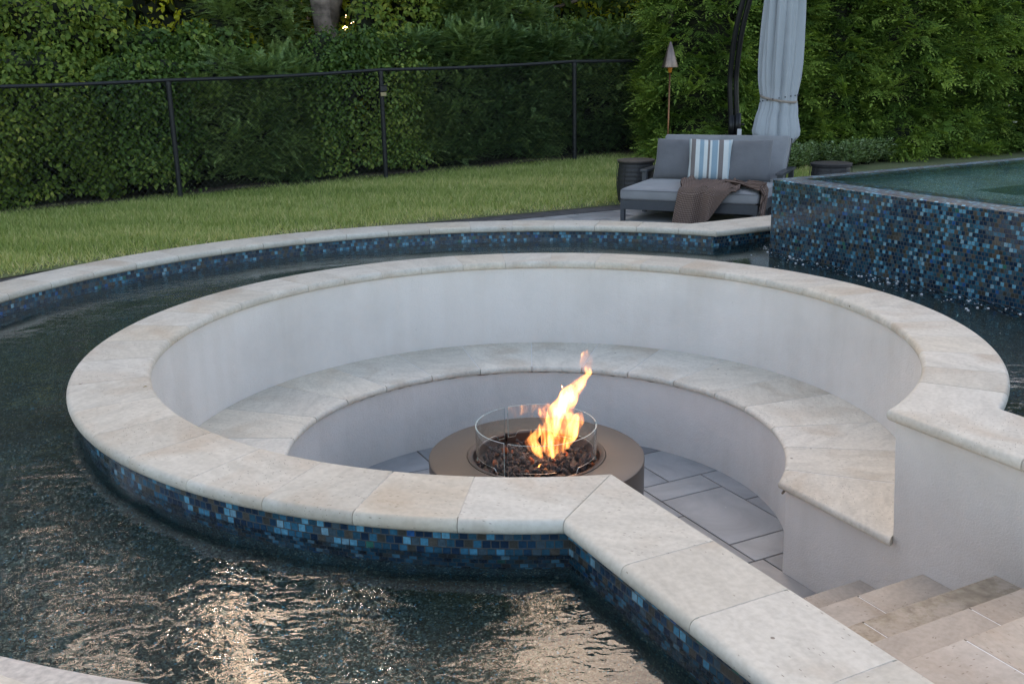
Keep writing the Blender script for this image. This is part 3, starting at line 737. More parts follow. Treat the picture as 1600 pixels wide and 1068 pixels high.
# froth where the overflow lands
bm = bmesh.new(); bmesh.ops.create_icosphere(bm, subdivisions=1, radius=1); bv = np.array([v.co[:] for v in bm.verts]); bf = np.array([[v.index for v in f.verts] for f in bm.faces]); bm.free()
VV = []; FF = []; k = 0
for _ in range(430):
    v = SV-rnd.random()**.8*4.6; cl = .5+.5*math.sin(v*9+math.sin(v*23)); off = abs(rnd.gauss(.07, .075)) if rnd.random() < .85 else rnd.random()*.5
    if rnd.random() > .35+.65*cl: continue
    r = .0025+rnd.random()**3*.008; c = nv(SN-.012-off, v, WL+r*.3); VV.append(bv*[r, r, r*.6]+np.array(c)); FF.append(bf+k); k += len(bv)
for _ in range(60):
    r = .002+rnd.random()*.004; c = nv(SN+rnd.random()*.6, SV+.012+abs(rnd.gauss(0, .1)), WL+r*.3); VV.append(bv*[r, r, r*.6]+np.array(c)); FF.append(bf+k); k += len(bv)
fo = bulk('water_bubbles', np.vstack(VV), 3, np.vstack(FF).ravel(), plain('froth', (.62, .64, .66), .15, var=.02)); prop(fo, 'white bubbles on the water along the foot of the spa wall', 'bubbles', kind='stuff')

# ================================================================ FIRE TABLE
TC = (.106, 4.46); TZ = -.600
ft = thing('fire_table', 'round low bronze metal fire table standing on the pit floor', 'fire table', (*TC, FL))
mb = MB(); z0 = FL-TZ  # local: top at 0.381
H_ = TZ-FL
mb.lathe([(0, .004), (.470, .004), (.505, .004), (.512, .012), (.514, H_-.03), (.5155, H_-.012), (.514, H_-.004), (.508, H_), (.334, H_), (.3315, H_-.002), (.3315, H_-.02)], seg=128)
mb.build('body', M['bronze'], ft, auto=35)
mb = MB(); mb.lathe([(.3313, H_-.012), (.330, H_+.002), (.326, H_+.003), (.305, H_-.0035), (.303, H_-.006), (.303, H_-.052), (.10, H_-.055), (0, H_-.055)], seg=96)
mb.build('burner_tray', plain('tray rim', (.085, .068, .058), .45, .3, var=.06), ft, auto=35)
mb = MB()
for rr_ in (.15, .22): mb.tube([(rr_*math.cos(t), rr_*math.sin(t), H_-.045) for t in np.linspace(0, 2*PI, 40)], .008, 8)
mb.build('burner_ring', M['tray'], ft, smooth=True)
# lava rocks: individuals
variants = []
for i in range(7):
    bm = bmesh.new(); bmesh.ops.create_icosphere(bm, subdivisions=1, radius=1)
    for v in bm.verts: v.co = v.co*(.65+rnd.random()*.55); v.co.z *= .7
    me = bpy.data.meshes.new('lava_rock'); bm.to_mesh(me); bm.free(); me.materials.append(M['rock']); variants.append(me)
cnt = 0; tries = 0; placed = []
while cnt < 290 and tries < 20000:
    tries += 1
    r = .285*math.sqrt(rnd.random()); a = rnd.random()*2*PI; s = rnd.uniform(.010, .019)
    x, y = r*math.cos(a), r*math.sin(a)
    if sum(1 for q in placed if (q[0]-x)**2+(q[1]-y)**2 < (.0165)**2) > 0 and cnt < 200: continue
    lvl = .0 if cnt < 200 else .014
    o = link('lava_rock', variants[rnd.randrange(7)]); o.location = (TC[0]+x, TC[1]+y, TZ-.044+lvl+rnd.random()*.012+.012*(1-r/.28))
    if r+s > .28: s = .01
    o.scale = (s*1.25, s*rnd.uniform(.7, 1.2), s); o.rotation_euler = (rnd.random()*6, rnd.random()*6, rnd.random()*6)
    prop(o, 'small dark lava rock lying in the round tray under the flame', 'lava rock', 'lava rocks filling the fire table tray'); placed.append((x, y)); cnt += 1

# glass wind guard: three curved panels with arched cut-outs along the foot
def glassmat(name, col, edge=False):
    m, nt, b = mat(name); b.inputs['Base Color'].default_value = (*col, 1); b.inputs['Roughness'].default_value = .03 if not edge else .25
    b.inputs['Transmission Weight'].default_value = 1.0 if not edge else .35; b.inputs['IOR'].default_value = 1.48
    nz = N(nt, 'TexNoise', i_Scale=8.0); tc = N(nt, 'TexCoord'); L(nt, tc.outputs['Object'], nz.inputs['Vector'])
    rg = N(nt, 'MapRange', i_3=.0 if not edge else .2, i_4=.04 if not edge else .35); L(nt, nz.outputs[0], rg.inputs[0]); L(nt, rg.outputs[0], b.inputs['Roughness'])
    return m
M['glass'] = glassmat('clear guard glass', (.985, 1, .99)); M['gedge'] = glassmat('polished glass edge', (.62, .74, .70), True)
guard = thing('glass_wind_guard', 'clear curved glass wind guard standing round the flame on the fire table', 'wind guard', (*TC, TZ))
GR, GT, GH = .283, .006, .150
notches = [30, 90, 150, 210, 270, 328]
def foot(a):
    h = -.012
    for c in notches:
        d = abs((a-c+180) % 360-180)
        if d < 19.5:
            x = (d-15.5)/4.0
            h = max(h, .016 if x <= 0 else -.012+.028*math.sqrt(max(0, 1-x*x)))
    return h
for a0 in (2, 122, 242):
    a1 = a0+116; K = 117; mb = MB(); vs = []; fs = []; mi = []
    for k in range(K):
        a = a0+(a1-a0)*k/(K-1)
        for r, z in ((GR, foot(a)), (GR, GH), (GR+GT, GH), (GR+GT, foot(a))):
            vs.append((r*math.cos(R(a)), r*math.sin(R(a)), z))
    for k in range(K-1):
        for q in range(4):
            fs.append((k*4+q, k*4+(q+1) % 4, (k+1)*4+(q+1) % 4, (k+1)*4+q)); mi.append(1 if q in (1, 3) else 0)
    fs.append((0, 3, 2, 1)); fs.append(((K-1)*4, (K-1)*4+1, (K-1)*4+2, (K-1)*4+3)); mi += [1, 1]
    mb.add(vs, fs); mb.mi = mi; mb.build('glass_panel', [M['glass'], M['gedge']], guard, auto=40)
for a in (0, 120, 240):
    for dz in (.02,):
        mb = MB(); x, y = (GR+.003)*math.cos(R(a)), (GR+.003)*math.sin(R(a)); mb.tube([(x, y, -.03), (x, y, .012)], .006, 8); mb.build('clip', M['tray'], guard, smooth=True)

# flame
def flamemat():
    m = bpy.data.materials.new('gas flame'); m.use_nodes = True; nt = m.node_tree; nt.nodes.clear(); out = N(nt, 'OutputMaterial')
    g = N(nt, 'NewGeometry'); tc = N(nt, 'TexCoord')
    mp = N(nt, 'Mapping'); mp.inputs['Scale'].default_value = (26, 26, 7); mp.inputs['Rotation'].default_value = (0, R(22), 0); L(nt, tc.outputs['Object'], mp.inputs['Vector'])
    n1 = N(nt, 'TexNoise', i_Scale=1.0, i_Detail=4.0, i_Roughness=.55, i_Distortion=.9); L(nt, mp.outputs[0], n1.inputs['Vector'])
    mr = N(nt, 'MapRange', i_1=.43, i_2=.64, i_3=0.0, i_4=1.0); L(nt, n1.outputs[0], mr.inputs[0])
    st = math_(nt, 'ADD', math_(nt, 'MULTIPLY', math_(nt, 'POWER', mr.outputs[0], 1.6), FL_S), FL_S*.06)
    em = N(nt, 'Emission'); L(nt, st, em.inputs['Strength'])
    r = ramp(nt, [(.3, (1, .20, .030)), (.6, (1, .36, .085)), (.8, (1, .50, .17))]); L(nt, n1.outputs[0], r.inputs[0]); L(nt, r.outputs[0], em.inputs['Color'])
    L(nt, em.outputs[0], out.inputs['Volume']); return m
FL_S = 36.0
M['flame'] = flamemat()
def px2(x, y):       # photograph pixel to metres in the upright plane through the table centre
    return (TC[0]+(x-839.5)*.00303, TZ-(y-705)*.00316-.012)
def flame_tongue(mb, pts, dy=0.0, depth=.8, seg=12, ph=0.0):
    P_ = []
    for i in range(len(pts)-1):        # refine with a smooth curve
        p0 = pts[max(i-1, 0)]; p1 = pts[i]; p2 = pts[i+1]; p3 = pts[min(i+2, len(pts)-1)]
        for s in range(4):
            t = s/4.0
            P_.append([.5*((2*b)+(-a+c)*t+(2*a-5*b+4*c-d)*t*t+(-a+3*b-3*c+d)*t**3) for a, b, c, d in zip(p0, p1, p2, p3)])
    P_.append(list(pts[-1])); vs = []; fs = []; n = len(P_)
    for i, (x, y, w) in enumerate(P_):
        X, Z = px2(x, y); w = max(.4, w)*.00303; X += .004*math.sin(i*.9+ph)
        for k in range(seg):
            t = 2*PI*k/seg; lob = 1+.16*math.sin(3*t+i*.35+ph)
            vs.append((X+w*math.cos(t)*lob, TC[1]+dy+w*depth*math.sin(t)*lob, Z+.006*math.sin(2*t+ph)))
    for i in range(n-1):
        for k in range(seg): fs.append((i*seg+k, i*seg+(k+1) % seg, (i+1)*seg+(k+1) % seg, (i+1)*seg+k))
    fs.append(tuple(range(seg-1, -1, -1))); fs.append(tuple((n-1)*seg+k for k in range(seg)))
    mb.add(vs, fs)
flame = thing('flame', 'tall orange and yellow gas flame blown to the right above the lava rocks', 'flame', (*TC, TZ))
tongues = [
    ([(862, 712, 3), (861, 700, 10), (860, 684, 14), (864, 664, 15), (870, 644, 15), (876, 626, 15), (888, 610, 15), (899, 597, 14), (911, 586, 10), (921, 576, 5), (926, 568, 1)], 0, .8, 0),
    ([(872, 713, 3), (878, 702, 8), (878, 688, 11), (884, 668, 13), (886, 648, 14), (884, 630, 16), (893, 614, 15), (904, 603, 11), (912, 590, 6), (917, 580, 1)], .03, .8, 1),
    ([(846, 704, 3), (842, 694, 8), (836, 682, 9), (838, 670, 8), (846, 658, 5), (846, 650, 1)], -.03, .8, 2),
    ([(890, 700, 3), (893, 688, 9), (898, 674, 12), (903, 660, 11), (908, 648, 8), (910, 641, 1)], .05, .7, 3),
    ([(858, 652, 4), (853, 640, 8), (850, 630, 8), (856, 622, 6), (862, 619, 1)], -.02, .7, 4),
    ([(832, 698, 3), (829, 688, 6), (827, 678, 5), (832, 664, 1)], .0, .7, 5),
    ([(919, 583, 1), (916, 570, 5), (914, 556, 6), (918, 546, 6), (920, 540, 1)], .01, .6, 6),
    ([(922, 586, 1), (922, 572, 6), (925, 558, 4), (927, 549, 1)], .02, .6, 7),
    ([(886, 604, 1), (884, 600, 3), (881, 596, 1)], .0, .6, 8),
    ([(852, 712, 2), (846, 716, 4), (840, 719, 1)], -.05, .6, 9),
]
for pts, dy, dp, ph in tongues:
    mb = MB(); flame_tongue(mb, pts, dy, dp, ph=ph); W(mb.build('tongue', M['flame'], flame, smooth=True), flame)

# ================================================================ FENCE
FV = 12.38
fence = thing('chain_link_fence', 'black chain link fence with a round top rail at the back of the lawn', 'fence', tuple(nv(4.4, FV, G)))
def gz(n, v): p = nv(n, v); return float(lawn_z(p.x, p.y))
post_n = [-6.15, -3.5, -.85, 1.80, 4.38, 7.20, 9.9]; top = [1.40, 1.40, 1.40, 1.385, 1.395, 1.40, 1.40]
post_z = [-.35, -.35, -.33, -.30, -.245, -.195, -.17]
for n_, z_, h_ in zip(post_n, post_z, top):
    mb = MB(); p = nv(n_, FV, 0)
    mb.tube([(p.x, p.y, z_-.1), (p.x, p.y, z_+h_-.03)], .030, 12)
    mb.tube([(p.x, p.y, z_+h_-.06), (p.x, p.y, z_+h_-.015)], .036, 12)
    W(mb.build('post', M['fence'], fence, auto=40), fence)
mb = MB(); pts = []
for a, b, c, d, e, f in zip(post_n[:-1], post_n[1:], post_z[:-1], post_z[1:], top[:-1], top[1:]):
    for t in np.linspace(0, 1, 8)[:-1]:
        sag = -.018*math.sin(PI*t); pts.append(nv(a+(b-a)*t, FV, c+e+(d+f-c-e)*t+sag))
pts.append(nv(post_n[-1], FV, post_z[-1]+top[-1]))
mb.tube(pts, .021, 12); W(mb.build('top_rail', M['fence'], fence, auto=40), fence)
def fz(n): return float(np.interp(n, post_n, post_z))
def ft_(n): return float(np.interp(n, post_n, [a+b for a, b in zip(post_z, top)]))
VV = []; II = []; k = 0
for s in (1, -1):
    for x0 in np.arange(-7.6, 11.5, .066):
        n1 = x0+s*1.38; lo, hi = min(x0, n1), max(x0, n1)
        if lo < -6.1 or hi > 9.8: continue
        a = nv(x0, FV-.03+.002*s, fz(x0)+.02); b = nv(n1, FV-.03+.002*s, ft_(n1)-.02)
        d = (b-a).normalized(); q = d.cross(VX).normalized()*.0019
        ring_ = [q, VX*.0019, -q, -VX*.0019]
        VV += [a+r_ for r_ in ring_]+[b+r_ for r_ in ring_]
        for i in range(4): II += [k+i, k+(i+1) % 4, k+4+(i+1) % 4, k+4+i]
        k += 8
o = W(bulk('wire_mesh', np.array([p[:] for p in VV]), 4, II, M['fence'], fence), fence)
# small lock box hanging on the second post
p = nv(4.38, FV-.045, 0)
lb = thing('lock_box', 'small dark box with a tan label strapped to the middle fence post', 'box', (p.x, p.y, .92), math.atan2(NX.y, NX.x))
mb = MB(); mb.box((-.045, -.04, -.035), (.045, .0, .035)); mb.box((-.055, -.05, .035), (.055, .0, .047)); mb.build('case', M['fence'], lb, bevel=.006)
mb = MB(); mb.box((-.036, -.03, -.09), (.036, -.004, -.045)); mb.build('tag', M['tan'], lb, bevel=.003)

# ================================================================ PLANTS
def noise3(p, seed, n=6, f=1.0):
    r = np.random.RandomState(seed); out = np.zeros(len(p))
    for i in range(n):
        k = r.normal(size=3)*f*(1+.7*i); out += np.sin(p@k+r.rand()*6.28)/(1+.5*i)
    return out/2.2
def frames(d, up):      # orthonormal frames from direction d (N,3) with given up vectors
    d = d/np.linalg.norm(d, axis=1, keepdims=True)
    s = np.cross(d, up); s /= np.linalg.norm(s, axis=1, keepdims=True)+1e-9
    return d, s, np.cross(s, d)
def scatter(template, tv_n, pos, d, up, size, tones, jitter_tone=None):
    """template: (V,3) verts in (along, side, normal); tv_n faces as index array (F,k)"""
    d, s, u = frames(d, up); V = template
    co = pos[:, None, :]+size[:, None, None]*(V[None, :, 0:1]*d[:, None, :]+V[None, :, 1:2]*s[:, None, :]+V[None, :, 2:3]*u[:, None, :])
    F = tv_n; nP = len(pos)
    idx = (F[None, :, :]+(np.arange(nP)*len(V))[:, None, None]).reshape(-1)
    tn = np.repeat(tones, len(F))
    if jitter_tone is not None: tn = tn+np.tile(jitter_tone, nP)
    return co.reshape(-1, 3), idx, np.clip(tn, 0, 1)
leafT = np.array([(0, 0, 0), (.28, .30, .05), (.62, .27, .02), (1, 0, -.12), (.62, -.27, .02), (.28, -.30, .05)]); leafT[:, 2] += np.array([0, .06, .06, 0, .06, .06])
leafF = np.array([(0, 1, 2, 3), (0, 3, 4, 5)])
ovalT = np.array([(0, 0, 0), (.5, .22, .05), (1, 0, -.08), (.5, -.22, .05)]); ovalF = np.array([(0, 1, 2, 3)])
def comb(nn, length, w, taper, droop, fw=.05):
    """a twig with narrow leaflets on both sides"""
    V = []; F = []; J = []
    for i in range(nn):
        t = (i+.5)/nn; l = w*(1-taper*t)*(.6+.4*math.sin(PI*min(1, t*1.6+.15)))
        for s in (1, -1):
            b = len(V); x = t*length; z = -droop*t*t
            V += [(x-.5*fw, 0, z), (x+.5*fw, 0, z), (x+l*.75+fw*.3, s*l, z-.03*w-droop*.25*l), (x+l*.45, s*l*.95, z-.02)]
            F.append((b, b+1, b+2, b+3)); J.append(rnd.uniform(-.1, .1)+.18*t)
    b = len(V); V += [(length*.95-fw*.5, -fw*.6, -droop), (length*.95-fw*.5, fw*.6, -droop), (length*1.15, 0, -droop*1.2), (length*1.1, -.01, -droop*1.2)]; F.append((b, b+1, b+2, b+3)); J.append(.2)
    return np.array(V), np.array(F), np.array(J)
yewT, yewF, yewJ = comb(7, 1.0, .24, .45, .06, .085)
def fanT():
    V = []; F = []; J = []
    base, bf_, bj_ = comb(6, 1.0, .20, .55, .12, .085)
    for ang, sc, zz in ((0, 1.0, 0), (34, .72, -.05), (-34, .72, -.04), (62, .46, -.1), (-60, .46, -.1)):
        c, s = math.cos(R(ang)), math.sin(R(ang)); q = base*sc
        r_ = np.stack([q[:, 0]*c-q[:, 1]*s+(.12 if ang else 0), q[:, 0]*s+q[:, 1]*c, q[:, 2]+zz*q[:, 0]], 1)
        F.append(bf_+sum(len(v) for v in V)); V.append(r_); J.append(bj_)
    return np.vstack(V), np.vstack(F), np.concatenate(J)
arbT, arbF, arbJ = fanT()

def hedge_points(n0, n1, v0, v1, h, count, seed, bulge=.18, clump=.34, flat_top=.3):
    """leaf positions on a lumpy hedge body in garden coordinates, normals outwards; also core heights"""
    r = np.random.RandomState(seed); w, dpt = n1-n0, v1-v0
    nc = int(max(18, (w*h*2+w*dpt*1.5)/(clump**2)*1.05))
    cx = r.uniform(n0+.05, n1-.05, nc); q = r.rand(nc); cz = np.where(q < .8, r.rand(nc)*h*.97, h*r.uniform(.85, 1.0, nc))
    ex = np.sin(np.clip((cx-n0)/w, 0, 1)*PI)**.35
    cy = np.where(q < .8, v0+bulge*r.rand(nc)+(1-ex)*.35+.25*(cz/h)**3, r.uniform(v0+.1, v1, nc)); cz = cz*(.82+.18*ex)
    cr = clump*r.uniform(.55, 1.25, nc)
    i = r.randint(0, nc, count); d = r.normal(size=(count, 3)); d[:, 1] = -np.abs(d[:, 1])-.15; d[:, 2] += .25
    d /= np.linalg.norm(d, axis=1, keepdims=True)
    rad = cr[i]*r.uniform(.55, 1.08, count)**.6
    loc = np.stack([cx[i], cy[i]+cr[i]*.4, cz[i]], 1)+d*rad[:, None]*np.array([1, .75, .8])
    tone = (.5+.35*(r.rand(nc)-.5))[i]
    return loc, d, tone, (cx, cy, cz, cr)
def to_world(loc, zf):
    return np.stack([loc[:, 0]*NX.x+loc[:, 1]*VX.x, loc[:, 0]*NX.y+loc[:, 1]*VX.y, loc[:, 2]+zf], 1)
def dirw(d): return np.stack([d[:, 0]*NX.x+d[:, 1]*VX.x, d[:, 0]*NX.y+d[:, 1]*VX.y, d[:, 2]], 1)
def shrub(name, label, cat, kind, n0, n1, v0, v1, h, count, seed, group=None, size=None, clump=.34, zbase=None, matl=None, tone_add=0.0):
    nm, vm = (n0+n1)/2, (v0+v1)/2; zb = gz(nm, vm) if zbase is None else zbase; b = nv(nm, vm, zb)
    t = thing(name, label, cat, tuple(b), 0, group)
    loc, d, tone, cl = hedge_points(n0, n1, v0, v1, h, count, seed, clump=clump)
    keep = loc[:, 2] > .06+.10*np.sin(loc[:, 0]*2.3+seed)**2; loc, d, tone = loc[keep], d[keep], tone[keep]
    r = np.random.RandomState(seed+1); n_ = len(loc); pw = to_world(loc, zb); dw = dirw(d)
    rn = r.normal(size=(n_, 3))
    tone = tone+r.normal(size=n_)*.16+tone_add+.25*noise3(pw, seed, 5, 1.3)
    if kind == 'yew':
        dd = dw*.8+rn*.35; dd[:, 2] = dd[:, 2]*.45+.05; dd[:, 0] += .35*r.randn(n_); up = np.tile([0, 0, 1.], (n_, 1))+.25*r.normal(size=(n_, 3))
        co, idx, tn = scatter(yewT, yewF, pw, dd, up, (size or .15)*r.uniform(.7, 1.35, n_), tone, yewJ)
    else:
        dd = rn*.8+np.array([0, 0, -.55])+dw*.55; up = dw+rn[:, ::-1]*.45+np.array([0, 0, .35])
        T_, F_ = (leafT, leafF) if kind == 'leaf' else (ovalT, ovalF)
        tone = tone+(r.rand(n_) > .985)*.5
        co, idx, tn = scatter(T_, F_, pw, dd, up, (size or .062)*r.uniform(.6, 1.4, n_), tone)
    o = bulk('foliage', co, 4, idx, matl, t, tn); W(o, t)
    # inner branches: upright dark stems and lumps filling the heart
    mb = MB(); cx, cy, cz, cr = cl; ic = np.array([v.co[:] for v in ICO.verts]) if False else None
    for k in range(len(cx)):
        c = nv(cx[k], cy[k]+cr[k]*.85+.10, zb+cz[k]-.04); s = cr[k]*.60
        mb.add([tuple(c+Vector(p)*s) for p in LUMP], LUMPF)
    for k in range(max(3, int((n1-n0)*2.2))):
        a = r.uniform(n0+.1, n1-.1); base = nv(a, v0+.35+r.rand()*.3, zb-.05); tp = nv(a+r.randn()*.25, v0+.35+r.rand()*.4, zb+h*.8)
        mid = (base+tp)/2+Vector((r.randn()*.05, r.randn()*.05, 0)); mb.tube([base, mid, tp], [.022, .016, .008], 6)
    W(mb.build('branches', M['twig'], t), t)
    return t
bm = bmesh.new(); bmesh.ops.create_icosphere(bm, subdivisions=1, radius=1)
LUMP = [tuple(v.co*(.85+.3*rnd.random())) for v in bm.verts]; LUMPF = [tuple(v.index for v in f.verts) for f in bm.faces]; bm.free()

G1 = 'shrubs of the mixed hedge behind the fence'
shrub('honeysuckle_shrub', 'honeysuckle beyond the left edge of the photo, behind the fence', 'shrub', 'leaf', -7.6, -4.1, 12.75, 14.2, 2.5, 6500, 20, G1, matl=M['honey'], size=.075)
shrub('honeysuckle_shrub', 'light green honeysuckle at the far left end of the hedge behind the fence', 'shrub', 'leaf', -4.3, -1.0, 12.75, 14.2, 2.6, 7000, 21, G1, matl=M['honey'], size=.066, tone_add=-.08)
shrub('honeysuckle_shrub', 'yellowish green leafy shrub filling the hedge just left of the leftmost visible fence post', 'shrub', 'leaf', -1.15, 1.35, 12.72, 14.2, 1.65, 15000, 22, G1, matl=M['honey'], size=.062)
shrub('ivy_shrub', 'green ivy covered shrub rising above the top rail left of the leftmost visible fence post', 'shrub', 'leaf', -1.3, 1.5, 13.3, 14.8, 2.45, 12000, 23, G1, matl=M['honey'], size=.070, tone_add=-.12)
shrub('yew_shrub', 'dark needled yew right of the leftmost visible fence post, below the top rail', 'shrub', 'yew', 1.95, 3.75, 12.78, 14.0, 1.50, 7500, 24, G1, matl=M['yew'])
shrub('ivy_shrub', 'leafy ivy shrub low behind the leftmost visible fence post', 'shrub', 'leaf', 1.15, 2.15, 12.70, 14.0, 1.55, 6500, 33, G1, matl=M['ivy'], size=.058)
shrub('ivy_shrub', 'dense green ivy standing tall behind the low dark yew', 'shrub', 'leaf', 1.5, 3.2, 13.5, 15.0, 1.90, 7000, 25, G1, matl=M['ivy'], size=.075)
shrub('yew_shrub', 'feathery dark evergreen rising above the rail left of the bare tree trunk', 'shrub', 'yew', 2.75, 3.7, 13.6, 14.8, 2.6, 5200, 34, G1, matl=M['yew'], tone_add=.25)
shrub('ivy_shrub', 'ivy shrub with small pale leaves round the fence post that carries the lock box', 'shrub', 'leaf', 3.55, 5.2, 12.70, 14.0, 1.70, 13000, 26, G1, matl=M['ivy'], size=.055)
shrub('honeysuckle_shrub', 'bright leafy shrub above the rail right of the bare tree trunk', 'shrub', 'leaf', 4.75, 6.2, 13.4, 14.9, 2.6, 9000, 27, G1, matl=M['honey'], size=.070, tone_add=-.1)
shrub('yew_shrub', 'broad dark green yew behind the fence between the lock box post and the next post', 'shrub', 'yew', 4.95, 7.3, 12.75, 14.2, 1.75, 12000, 28, G1, matl=M['yew'])
shrub('yew_shrub', 'dark yew behind the fence at the right end, next to the bright arborvitae', 'shrub', 'yew', 7.1, 9.6, 12.75, 14.2, 1.62, 10000, 29, G1, matl=M['yew'], tone_add=-.1)
shrub('yew_shrub', 'tall dark yew with level sprays rising above the rail in the middle', 'shrub', 'yew', 5.6, 7.4, 13.3, 14.8, 2.35, 9000, 30, G1, matl=M['yew'], size=.19)
shrub('ivy_shrub', 'loose light ivy shrub above the rail left of the bright arborvitae', 'shrub', 'leaf', 7.3, 9.8, 13.6, 15.2, 1.85, 8000, 31, G1, matl=M['ivy'], size=.080, tone_add=.1)

M['sun_tint'] = leafmat('leaf coloured as sunlit', (.20, .22, .02), (.48, .46, .04), (.80, .72, .10), .55, .6)  # golden sunlight on the foliage is put into this leaf colour
shrub('sun_tinted_shrub', 'shrub coloured golden as if sunlit, showing through the gap in the hedge left of the bare trunk', 'shrub', 'leaf', 1.6, 3.6, 15.0, 16.0, 3.3, 3200, 61, G1, matl=M['sun_tint'], size=.085, tone_add=.05)
shrub('sun_tinted_shrub', 'shrub coloured golden as if sunlit, showing just right of the bare trunk', 'shrub', 'leaf', 4.75, 5.7, 15.1, 16.0, 3.1, 2400, 62, G1, matl=M['sun_tint'], size=.085, tone_add=.05)
shrub('sun_tinted_shrub', 'shrub coloured golden as if sunlit, showing above the right end of the fence beside the arborvitae', 'shrub', 'leaf', 7.9, 10.6, 15.1, 16.2, 3.2, 3600, 63, G1, matl=M['sun_tint'], size=.085, tone_add=.05)
shrub('sun_tinted_shrub', 'shrub coloured golden as if sunlit, glimpsed through the hedge top at the far left', 'shrub', 'leaf', -1.5, .6, 15.2, 16.2, 3.2, 3000, 64, G1, matl=M['sun_tint'], size=.085, tone_add=.05)

# arborvitae: three built, the others copied
def arborvitae(seed, h=5.4, r0=.93, count=5600):
    r = np.random.RandomState(seed); n_ = count; zt = r.rand(n_)**1.15*h; zt = zt
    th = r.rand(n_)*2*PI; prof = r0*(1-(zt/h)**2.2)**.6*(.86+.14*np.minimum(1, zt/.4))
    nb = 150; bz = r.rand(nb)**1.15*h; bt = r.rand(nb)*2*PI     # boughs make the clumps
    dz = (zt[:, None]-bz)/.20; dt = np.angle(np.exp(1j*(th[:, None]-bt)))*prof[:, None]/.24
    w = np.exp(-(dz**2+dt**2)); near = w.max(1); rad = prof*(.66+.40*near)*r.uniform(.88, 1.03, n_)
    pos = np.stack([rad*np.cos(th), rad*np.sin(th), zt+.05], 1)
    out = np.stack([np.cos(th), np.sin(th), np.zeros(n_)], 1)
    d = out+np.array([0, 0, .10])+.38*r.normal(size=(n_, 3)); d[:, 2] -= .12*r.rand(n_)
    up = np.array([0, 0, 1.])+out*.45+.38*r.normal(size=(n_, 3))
    tone = .10+.58*near+.13*r.normal(size=n_)  # lit bough tips and shaded gaps are painted into the tone
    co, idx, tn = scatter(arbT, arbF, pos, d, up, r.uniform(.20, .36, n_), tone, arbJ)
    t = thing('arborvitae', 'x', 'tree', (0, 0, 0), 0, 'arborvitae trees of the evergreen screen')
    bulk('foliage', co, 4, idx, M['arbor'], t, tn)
    mb = MB(); mb.tube([(0, 0, -.1), (.02, 0, h*.5), (0, .02, h*.93)], [.085, .05, .012], 8)
    for k in range(46):
        z = .15+k*h*.019; a = k*2.4; l = r0*.72*(1-(z/h)**2.2)**.6; mb.tube([(0, 0, z), (l*math.cos(a)*.6, l*math.sin(a)*.6, z+.12), (l*math.cos(a), l*math.sin(a), z+.22)], [.02, .014, .006], 5)
    # dark heart of twigs, standing in for shade in the gaps
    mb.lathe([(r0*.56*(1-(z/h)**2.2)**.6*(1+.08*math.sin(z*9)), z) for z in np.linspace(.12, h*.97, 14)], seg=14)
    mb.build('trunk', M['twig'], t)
    return t
def copy_thing(src, loc, rz, sc=1.0):
    c = src.copy(); COL.objects.link(c); c.location = loc; c.rotation_euler = (0, 0, rz); c.scale = (sc, sc, sc)
    for ch in src.children:
        k = ch.copy(); COL.objects.link(k); k.parent = c
    return c
protos = [arborvitae(s) for s in (51, 52, 53)]
alabels = ['leftmost bright arborvitae, behind the cone topped torch', 'bright arborvitae between the torch and the curved umbrella pole', 'bright arborvitae directly behind the curved black umbrella pole',
           'arborvitae behind the closed pale umbrella', 'arborvitae just right of the closed umbrella', 'arborvitae above the second dark drum table', 'arborvitae behind the far corner of the raised spa',
           'arborvitae second from the right edge of the photo', 'arborvitae at the right edge of the photo, by the white roses', 'arborvitae just past the right edge', 'arborvitae third past the roses, beyond the right edge', 'arborvitae fourth past the roses, beyond the right edge', 'last arborvitae of the screen, far beyond the right edge']
for i, lb_ in enumerate(alabels):
    n_ = 9.05+.92*i; v_ = 11.85-.75*min(1, max(0, (n_-10.2)/2.0))+rnd.uniform(-.1, .1); p = nv(n_, v_, 0); z_ = gz(n_, v_)-.02
    src = protos[i % 3]; o = src if i < 3 else copy_thing(src, (0, 0, 0), 0)
    o.location = (p.x, p.y, z_); o.rotation_euler = (0, 0, rnd.random()*6.28); sc = rnd.uniform(.94, 1.06); o.scale = (sc, sc, sc); o['label'] = lb_

